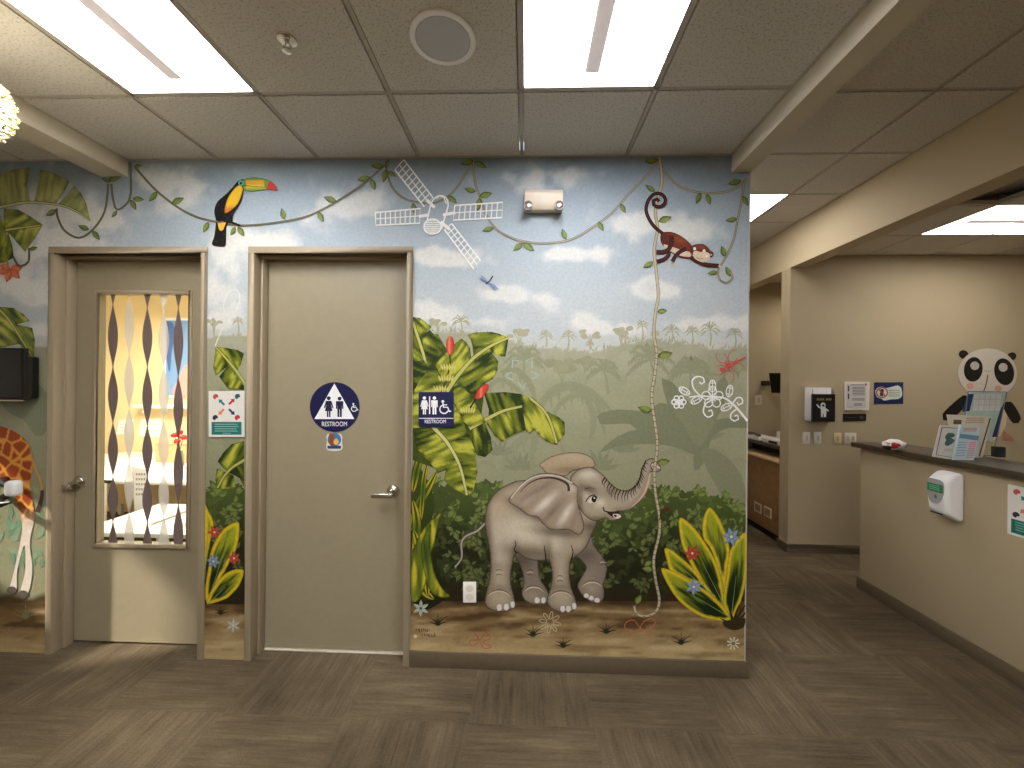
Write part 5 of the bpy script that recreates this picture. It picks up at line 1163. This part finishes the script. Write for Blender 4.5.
# ------------------------------------------------------------------ on the reception wall
fB = lambda u, v: on(u, v, 1, YB-.0012)
t = thing('wall_mounted_leaflet_rack', 'wall leaflet rack with white papers and black astronaut booklet', 'leaflet rack', fB(820, 424))
fb = lambda y: (lambda u, v: on(u, v, 1, YB-.0012-y))
a, b = fB(807.5, 389), fB(829, 420)
obj('rack', MB().box((a.x, YB-.07, b.z-.01), (a.x+.004, YB, a.z)).box((b.x-.004, YB-.07, b.z-.01), (b.x, YB, a.z)).box((a.x, YB-.07, b.z-.012), (b.x, YB, b.z-.006)).box((a.x, YB-.003, b.z-.01), (b.x, YB, a.z+.02)), mat('rack_grey', (160, 150, 150), .3), t)
a, b = fb(.06)(808.6, 387.5), fb(.06)(830.8, 421)
obj('paper_stack', MB().box((a.x, YB-.064, b.z), (b.x, YB-.006, a.z)), mat('rack_paper', (226, 220, 220), .6, var=.02), t, bevel=.002)
a, b = fb(.09)(813.2, 394), fb(.09)(835, 421.8); yb_ = YB-.09
ff = fb(.09)
bk = obj('booklet', MB().box((a.x, yb_, b.z), (b.x, YB-.066, a.z)), mat('booklet_black', (18, 18, 20), .4), t)
draw('astronaut', [disc(823, 405.2, 2.5, 2.6), [(820.8,407.4),(825.4,407.2),(826.4,411.6),(826,417),(823.8,417.2),(823.6,413.6),(823,413.6),(822.6,417.2),(821,417)], band([(821.4,408.4),(818.4,406.6),(816.8,404.2)], 1.4)[0], band([(821.4,408.4),(818.4,406.6),(816.8,404.2)], 1.4)[1], band([(825,408.4),(828.6,411)], 1.4)[0]], ff, (206, 206, 208), bk, .0006, 0)
draw('visor', [disc(823.2, 405.4, 1.3, 1.2)], ff, (40, 40, 46), bk, .0006, 1)
draw('title', [[(816.8+i*1.5,398.4),(817.9+i*1.5,398.4),(817.9+i*1.5,400.4),(816.8+i*1.5,400.4)] for i in range(10) if i != 5], ff, (150, 132, 60), bk, .0005, 0)
t = thing('framed_notice', 'white framed notice sheet on the reception wall', 'notice', fB(856, 410))
draw('frame', [[(844,381.5),(868.8,381.8),(868,410.3),(843.8,410)]], fB, (222, 212, 196), t, .012); draw('sheet', [[(846.6,383.8),(866.4,384),(865.8,408),(846.4,407.8)]], fb(.0122), (200, 194, 190), t, .0006)
draw('text_lines', lines(852.4,864.6,387,396,6,0,.7)+lines(851.8,864.6,398.4,401,2,0,.7)+lines(854,862,403.4,406,2,0,.8)+[[(850.4,384.4),(864,384.6),(864,385.3),(850.4,385.1)]], fb(.013), (120, 114, 112), t, .0004); draw('side_title', [[(847.8,386),(849.2,386),(849.2,391.4),(847.8,391.4)], [(847.8,393.6),(849.2,393.6),(849.2,399),(847.8,399)]], fb(.013), (70, 64, 64), t, .0004); draw('red_mark', [[(865,383.4),(867,383.4),(866.8,385.6),(865,385.6)]], fb(.013), (180, 70, 64), t, .0004)
t = thing('wall_plaque', 'narrow black plaque below the framed notice', 'plaque', fB(854, 421)); draw('plate', [[(843,413.8),(865.8,413.8),(865.6,421),(843,421)]], fB, (16, 14, 13), t, .006); draw('engraving', [[(845,417.2),(857,417.2),(857,417.8),(845,417.8)], disc(861.4, 417.4, 2, 1.7)], fb(.0062), (70, 66, 62), t, .0004)
t = thing('no_phone_sign', 'navy sign with crossed-out phone and pale cloud, on reception wall', 'sign', fB(888, 404)); draw('board', [[(874,382.4),(903,382.2),(903,403.8),(874,404)]], fB, (26, 40, 84), t, .003)
draw('cloud', [cat([(875,391),(877,388),(882,386.6),(886,388),(892,386.8),(898,385.4),(901,387.6),(902,391),(902,396),(898,399),(891,399.4),(884,400.6),(881,398.6),(877,397)], True, 2)], fb(.0032), (208, 216, 200), t, .0004)
draw('phone', [[(880.6,388.6),(884,389.6),(883,396.6),(879.8,395.8)]], fb(.0038), (60, 60, 66), t, .0004); draw('ban_ring', band([(882+5.4*math.cos(k*PI/10), 392.6+5*math.sin(k*PI/10)) for k in range(21)], 1.1)+band([(878.4,389),(885.8,396.4)], 1.1), fb(.0044), (176, 48, 48), t, .0004)
draw('text_lines', lines(888.6,899.6,390,397.6,4,0,.6), fb(.0038), (120, 126, 120), t, .0004)
def plate(name, label, cat_, u0, v0, u1, v1, col, toggles, kind='toggle', fn=fB, Y=None):
    t = thing(name, label, cat_, fn((u0+u1)/2, v1)); o = polys(MB(), [[(u0,v0),(u1,v0),(u1,v1),(u0,v1)]], fn, NY, .006)
    obj('cover_plate', o, mat('plate_%d_%d_%d' % col, col, .4, var=.01), t, bevel=.0015)
    for x in toggles: draw(kind, [[(x-.9,(v0+v1)/2-2.4),(x+.9,(v0+v1)/2-2.4),(x+.9,(v0+v1)/2+2.4),(x-.9,(v0+v1)/2+2.4)]], lambda u, v: fn(u, v)+Vector((0, -.006, 0)), tuple(int(c*.86) for c in col), t, .004)
plate('light_switch', 'white wall switch below the leaflet rack, leftmost', 'switch', 802.6, 432, 809.9, 444, (226, 218, 206), (806.2,))
plate('light_switch', 'white wall switch second from left on the reception wall', 'switch', 814.1, 432, 821, 444, (216, 214, 200), (817.6,))
plate('phone_jack', 'yellowed phone jack plate between the wall switches', 'jack', 834, 432.8, 841, 444, (216, 200, 152), (837.4,), 'socket')
plate('light_switch', 'wide double wall switch beside the counter top', 'switch', 844, 432.8, 856, 443.8, (220, 208, 188), (847.2, 852.8))
fF = lambda u, v: on(u, v, 1, YF)
plate('light_switch', 'wall switch on the far wall past the mural corner', 'switch', 754.8, 395, 761.6, 405, (206, 192, 168), (758.2,), fn=fF)
# panda decal
t = thing('panda_wall_art', 'black and white panda wall decal behind the counter leaflets', 'wall decal', fB(987, 440)); PW = (204, 194, 178); PB = (12, 11, 12)
draw('ear', [disc(963.7, 354.6, 5, 4.2, 20)], fB, PB, t, .0008, 0); draw('ear', [disc(1011.8, 356.4, 4.6, 4, -20)], fB, PB, t, .0008, 0)
draw('body', [disc(987, 416, 20, 26)], fB, (206, 188, 158), t, .0008, 0)
draw('arm', [cat(band([(966.5,398.5),(945.5,417.5)], 9)[0], True, 3)], fB, PB, t, .0008, 1); draw('arm', [cat(band([(1007,404),(1017,421)], 9)[0], True, 3)], fB, PB, t, .0008, 1)
draw('head', [disc(987.3, 373.4, 29.4, 25, n=48)], fB, PW, t, .0008, 2)
draw('eye_patch', [disc(973, 369.4, 9.3, 12.4, 8)], fB, PB, t, .0008, 3); draw('eye_patch', [disc(1003.8, 371.8, 9.8, 13.6, -12)], fB, PB, t, .0008, 3)
draw('pupil', [disc(974.4, 365.8, 4.4, 4.2)], fB, (190, 184, 172), t, .0008, 4); draw('pupil', [disc(1002.7, 367.4, 4.4, 4.3)], fB, (190, 184, 172), t, .0008, 4)
draw('cheek', [disc(969.7, 386, 3.6, 3.2)], fB, (206, 152, 136), t, .0008, 3); draw('cheek', [disc(998, 388.4, 3.6, 3.2)], fB, (206, 152, 136), t, .0008, 3)
draw('mouth', band([(987.4,375),(986.6,381),(985,387),(982.6,393)], .9), fB, (40, 34, 32), t, .0008, 3); draw('nose', band([(984,370.6),(987.3,371.6),(990.6,370.6)], .9), fB, (190, 160, 110), t, .0008, 3)
draw('foot', [[(1003,430),(1013,438),(1014,441),(1002,440)]], fB, (176, 120, 92), t, .0008, 1)
# ------------------------------------------------------------------ niche past the corner
pc = on(777.5, 536, 2, .075); XC = pc.x; YC0 = YB1+.01; YC1 = YF-.01
M_oak = mat('oak_veneer', (150, 112, 72), .45, var=.12, scale=14)
t = thing('side_cabinet', 'light oak cabinet with dark top past the mural corner', 'cabinet', (XC+.3, (YC0+YC1)/2, 0))
def zc(u, v, x=XC): return on(u, v, 0, x).z
ztop = zc(763, 443); ztray = zc(777, 460.5, XC-.05)
obj('body', MB().box((XC, YC0, .075), (XC+.55, YC1, ztray-.03)), M_oak, t, bevel=.003)
obj('toe_kick', MB().box((XC+.02, YC0, 0), (XC+.53, YC1, .075)), mat('toe_black', (22, 18, 15), .6), t)
obj('tray', MB().box((XC-.05, YC0, ztray-.03), (XC+.55, YC1, ztray)), mat('oak_edge', (224, 190, 142), .4, var=.08, scale=20), t, bevel=.006)
obj('shelf_back', MB().box((XC+.2, YC0, ztray), (XC+.55, YC1, ztop-.03)), mat('shelf_dark', (44, 36, 28), .6), t)
obj('top', MB().box((XC-.01, YC0, ztop-.03), (XC+.55, YC1, ztop)), mat('brown_laminate_dark', (62, 50, 38), .4, var=.1), t, bevel=.003)
for u, v in ((758.2, 507.6), (768, 512.2)):
    c = on(u, v, 0, XC); fr = obj('vent_cover', MB().box((XC-.006, c.y-.07, c.z-.055), (XC, c.y+.07, c.z+.055)), mat('vent_frame', (206, 186, 156), .4, var=.02), t, bevel=.002)
    obj('opening', MB().box((XC-.0072, c.y-.05, c.z-.037), (XC-.0058, c.y+.05, c.z+.037)), mat('vent_dark', (70, 48, 30) if u > 760 else (150, 118, 80), .5), fr)
c = on(762, 441, 0, XC+.1)
t = thing('desk_phone', 'white desk phone on the dark cabinet top', 'phone', (XC+.14, c.y, ztop))
obj('base', MB().box((XC+.03, c.y-.05, ztop), (XC+.25, c.y+.33, ztop+.045)), mat('device_white', (226, 220, 210), .4, var=.01), t, bevel=.012, seg=3)
obj('handset', MB().tube([(XC+.07, c.y+.0, ztop+.06), (XC+.07, c.y+.1, ztop+.075), (XC+.07, c.y+.26, ztop+.06)], [.02, .013, .02], 10), mat('device_grey', (90, 84, 80), .4), t, smooth=.8)
t = thing('label_printer', 'small white and black printer at the near end of cabinet top', 'printer', (XC+.16, c.y-.28, ztop))
obj('case', MB().box((XC+.03, c.y-.46, ztop), (XC+.3, c.y-.12, ztop+.06)), MATS['device_white'], t, bevel=.012, seg=3)
obj('panel', MB().box((XC+.028, c.y-.4, ztop+.012), (XC+.06, c.y-.25, ztop+.04)), M_black, t); obj('roll_cover', MB().box((XC+.14, c.y-.42, ztop+.058), (XC+.28, c.y-.2, ztop+.14)), MATS['device_white'], t, bevel=.01)
c = on(769, 373, 1, YC1-.5)
t = thing('wall_monitor', 'black wall monitor seen past the cream wall end', 'monitor', (c.x+.1, YC1-.5, on(774, 393, 1, YC1-.5).z))
zt_, zb2 = c.z, on(774, 393, 1, YC1-.5).z
obj('screen', MB().add([(c.x, YC1-.5, zt_), (c.x+.4, YC1-.62, zt_), (c.x+.4, YC1-.58, zb2), (c.x+.055, YC1-.46, zb2)]+[(c.x+.02, YC1-.46, zt_), (c.x+.42, YC1-.58, zt_), (c.x+.42, YC1-.54, zb2), (c.x+.075, YC1-.42, zb2)], [(0,3,2,1),(4,5,6,7),(0,1,5,4),(1,2,6,5),(2,3,7,6),(3,0,4,7)]), M_black, t)
obj('arm', MB().box((c.x+.2, YC1-.5, (zt_+zb2)/2-.03), (c.x+.26, YC1+.01, (zt_+zb2)/2+.03)), M_black, t)
# ------------------------------------------------------------------ office seen through the glazed door
def fO(y): return lambda u, v: on(u, v, 1, y)
f = fO(YO-.001)
t = thing('framed_picture', 'blue and pink picture in a white frame seen through the glazed door', 'picture', f(178, 398))
draw('frame', [[(164,318),(196,318),(196,398),(164,398)]], f, (236, 232, 224), t, .02); draw('canvas', [[(166,320.5),(194,320.5),(194,395.5),(166,395.5)]], fO(YO-.0215), (120, 156, 200), t, .001)
draw('pink_area', [cat([(172,395),(194,395),(194,360),(184,366),(178,380)], True, 6)], fO(YO-.0225), (228, 160, 150), t, .0006); draw('dark_fold', [cat([(167,321),(176,330),(172,350),(170,372),(167,360)], True, 5)], fO(YO-.0225), (74, 104, 160), t, .0006)
f = fO(YO-.12); a, b = f(133, 404.5), f(200, 409)
t = thing('wall_shelf', 'white wall shelf below the picture, inside the office', 'shelf', ((a.x+b.x)/2, YO-.06, b.z)); obj('board', MB().box((a.x, YO-.14, b.z), (XP-.12, YO, a.z)), M_white, t, bevel=.003)
for x in (a.x+.1, a.x+.35): obj('bracket', MB().box((x, YO-.11, b.z-.06), (x+.012, YO, b.z)), M_white, t)
f = fO(YO-.001)
for lab, q in (('tilted white paper pinned on the office wall, left one', [(119.6,420),(133.6,419),(131,433),(116,434.6)]), ('white paper pinned on the office wall under the shelf', [(141,419),(161.6,418.6),(161.6,437),(138.6,436)])):
    t = thing('paper_sign', lab, 'paper', f(sum(p[0] for p in q)/4, q[2][1])); draw('sheet', [q], f, (250, 248, 244), t, .002); draw('text_lines', [[(q[3][0]+4, y), (q[2][0]-3, y), (q[2][0]-3, y+.5), (q[3][0]+4, y+.5)] for y in (424, 427, 430)], fO(YO-.0034), (180, 176, 180), t, .0005)
yd0, yd1 = 1.1, YO-.02; zd = .76
t = thing('office_desk', 'white desk inside the office, seen through the glazed door', 'desk', (-2.9, 1.7, 0))
xdl, xdr = -5.0, XP-.12
obj('desktop', MB().box((xdl, yd0, zd-.03), (xdr, yd1, zd)), M_white, t, bevel=.004)
for x, y in ((xdl+.03, yd0+.03), (xdr-.07, yd0+.03), (xdl+.03, yd1-.08), (xdr-.07, yd1-.08)): obj('leg', MB().box((x, y, 0), (x+.04, y+.04, zd-.03)), M_white, t)
obj('modesty_panel', MB().box((xdl+.1, yd1-.3, .2), (xdr-.1, yd1-.28, zd-.03)), mat('tan_panel', (244, 220, 172), .5), t)
y_ = 1.9; f = fO(y_); a, b = f(155, 466), f(187, 499)
t = thing('storage_box', 'tan cardboard box on the office desk behind the ribbons', 'box', ((a.x+b.x)/2, y_+.1, zd)); obj('carton', MB().box((a.x, y_, zd), (XP-.14, y_+.22, zd+.26)), mat('cardboard', (214, 176, 124), .7, var=.06), t, bevel=.004); obj('lid', MB().box((a.x-.01, y_-.01, zd+.2), (XP-.13, y_+.23, zd+.27)), mat('cardboard_lid', (226, 192, 142), .7, var=.05), t, bevel=.004)
y_ = 1.08; f = fO(y_); t = thing('calendar_sheet', 'white desk calendar sheet leaning behind the middle ribbons', 'calendar', f(142, 520))
draw('sheet', [[(132,466),(149,470),(145,530),(136,530)]], f, (250, 248, 246), t, .003); draw('cells', [[(136+i*2.6, 473+j*5), (137.6+i*2.6, 473.3+j*5), (137.3+i*2.6, 475.5+j*5), (135.8+i*2.6, 475.2+j*5)] for i in range(4) for j in range(5)], fO(y_-.0035), (170, 160, 160), t, .0005)
c = Vector((fO(1.62)(179, 480).x, 1.62, zd))
t = thing('flower_vase', 'grey vase of red flowers on the office desk', 'flowers', c)
obj('vase', MB().lathe([(.03, 0), (.045, .05), (.035, .13), (.028, .18), (.024, .18)], c, 'Z', 20), mat('vase_grey', (150, 146, 140), .3), t, smooth=.8)
for k, (dx, dz) in enumerate(((-.05, .33), (.0, .36), (.04, .31), (-.02, .27))):
    obj('stem', MB().tube([c+Vector((0, 0, .15)), c+Vector((dx*.5, 0, .24)), c+Vector((dx, 0, dz))], .003, 6), mat('stem_green', (60, 90, 50), .5), t); p = c+Vector((dx, 0, dz)); obj('flower_head', crumple(p.x, p.y, p.z-.02, .03, .03, .025, k+1, 14, 8), mat('petal_red', (206, 40, 48), .5), t, smooth=1)
a = fO(1.25)(100, 524); b = fO(1.25)(150, 543)
zl = .60
t = thing('side_table', 'low white table just inside the glazed door', 'table', (-2.6, .65, 0))
obj('table_top', MB().box((-3.1, .34, zl-.03), (XP-.13, 1.0, zl)), M_white, t, bevel=.004)
for x, y in ((-3.07, .37), (XP-.19, .37), (-3.07, .94), (XP-.19, .94)): obj('leg', MB().box((x, y, 0), (x+.03, y+.03, zl-.03)), M_white, t)
zd = zl
for i, (x, w, lab) in enumerate(((-3.0, .3, 'loose white papers on the low table, nearest left'), (-2.55, .24, 'paper stack on the low table behind the middle ribbon'))):
    t = thing('paper_stack', lab, 'papers', (x+w/2, .65, zd)); m_ = MB()
    for k in range(4): m_.box((x+k*.006, .5+k*.008, zd+.004*k), (x+w+k*.004, .8, zd+.004*k+.0035))
    obj('paper_stack_sheets', m_, mat('paper_white', (246, 244, 240), .6), t)
c = on(99, 481, 1, .78)
YC = .78
t = thing('office_chair', 'dark office chair arm at the left inside the glazed door', 'chair', (c.x-.2, YC, 0))
obj('armrest', MB().tube([(c.x-.3, YC, c.z), (c.x+.02, YC, c.z), (c.x+.09, YC, c.z-.005)], .014, 10), M_black, t, smooth=.8); obj('arm_post', MB().tube([(c.x+.05, YC, c.z), (c.x+.05, YC, .42)], .012, 10), M_white, t)
obj('seat', MB().box((c.x-.42, YC-.25, .4), (c.x+.06, YC+.25, .47)), M_black, t, bevel=.03); obj('backrest', MB().box((c.x-.46, YC-.25, .5), (c.x-.4, YC+.25, 1.0)), M_black, t, bevel=.02)
obj('column', MB().tube([(c.x-.18, YC, .06), (c.x-.18, YC, .4)], .025, 12), M_chrome, t); 
for k in range(5):
    a_ = k*2*PI/5; obj('foot', MB().tube([(c.x-.18, YC, .07), (c.x-.18+.26*math.cos(a_), YC+.26*math.sin(a_), .02)], [.02, .014], 8), M_black, t)
# ------------------------------------------------------------------ lights in place
troffer(GX0, GX0+TS, GY0-2*TS, GY0, HC, 'bright recessed light over the middle, right of the round speaker')
troffer(GX0-3*TS, GX0-2*TS, GY0-2*TS, GY0, HC, 'bright recessed light at upper left, left of the sprinkler head')
M_lens3 = mat('corridor_troffer_lens', (250, 250, 250), .5, emit=((250, 248, 246), 17.0))
troffer(gxr-TS, gxr, gyr-8*TS, gyr-6*TS, HR, 'recessed corridor light behind the camera, beside the counter')  # out-of-view troffer added to brighten the corridor side
troffer(gxr-TS, gxr, gyr+TS, gyr+2*TS, HR, 'small bright light just past the mural wall corner', barin=.2, lens=M_lens3)
troffer(gxq, gxq+2*TS, gyq-TS, gyq, HC, 'recessed light above the reception desk, at right edge', long='X', lens=M_lens2)
# lit fixtures behind the camera
for i, (a, b_) in enumerate(lightsA):
    troffer(a, b_, GY0-7*TS, GY0-5*TS, HC, 'recessed ceiling light further back in the waiting room, ' + ('right one' if i == 0 else 'left one'))
for i, (a, b_) in enumerate(lightsA):  # second back row, out of view, added as fill for the mural wall
    troffer(a, b_, GY0-12*TS, GY0-10*TS, HC, 'unseen fill light added at the far back of the waiting room, ' + ('right one' if i == 0 else 'left one'))
# sun through the tall window in the left wall
s = bpy.data.lights.new('sun', 'SUN'); s.energy = 8; s.angle = math.radians(3); s.color = (1, .96, .88)
so = bpy.data.objects.new('sun', s); C.objects.link(so)
d = Vector((.88, .39, -.68)).normalized(); so.rotation_euler = d.to_track_quat('-Z', 'Y').to_euler(); so.location = (XL-3, -1, 2)
# rooms behind the doors
def area(name, loc, size, energy, col=(1, .95, .88), rot=(0, 0, 0)):
    l = bpy.data.lights.new(name, 'AREA'); l.energy = energy; l.color = col; l.size = size
    o = bpy.data.objects.new(name, l); C.objects.link(o); o.location = loc; o.rotation_euler = rot; return o
area('office_lamp', (-3.7, 1.2, 2.5), 1.0, 105, (1, .93, .8))
area('restroom_lamp', (-1.1, 1.0, 2.5), .6, 60, (1, .97, .9))
area('niche_lamp', (3.6, YB1+.5, 2.8), .4, 8, (1, .93, .8))
w = bpy.data.worlds.new('sky'); SC.world = w; w.use_nodes = True
w.node_tree.nodes['Background'].inputs[0].default_value = (.75, .85, 1, 1); w.node_tree.nodes['Background'].inputs[1].default_value = 1.0
cam = bpy.data.cameras.new('camera'); co = bpy.data.objects.new('camera', cam); C.objects.link(co)
cam.sensor_width = 36; cam.lens = F/1024*36; cam.clip_start = .02
co.matrix_world = Matrix(((CR.x, CU.x, -_w.x, CAM.x), (CR.y, CU.y, -_w.y, CAM.y), (CR.z, CU.z, -_w.z, CAM.z), (0, 0, 0, 1)))
SC.camera = co
SC.view_settings.view_transform = 'Standard'; SC.view_settings.look = 'None'; SC.view_settings.gamma = 1; SC.view_settings.use_curve_mapping = False
SC.view_settings.exposure = 0.0
SC.cycles.use_denoising = True
SC.cycles.max_bounces = 8
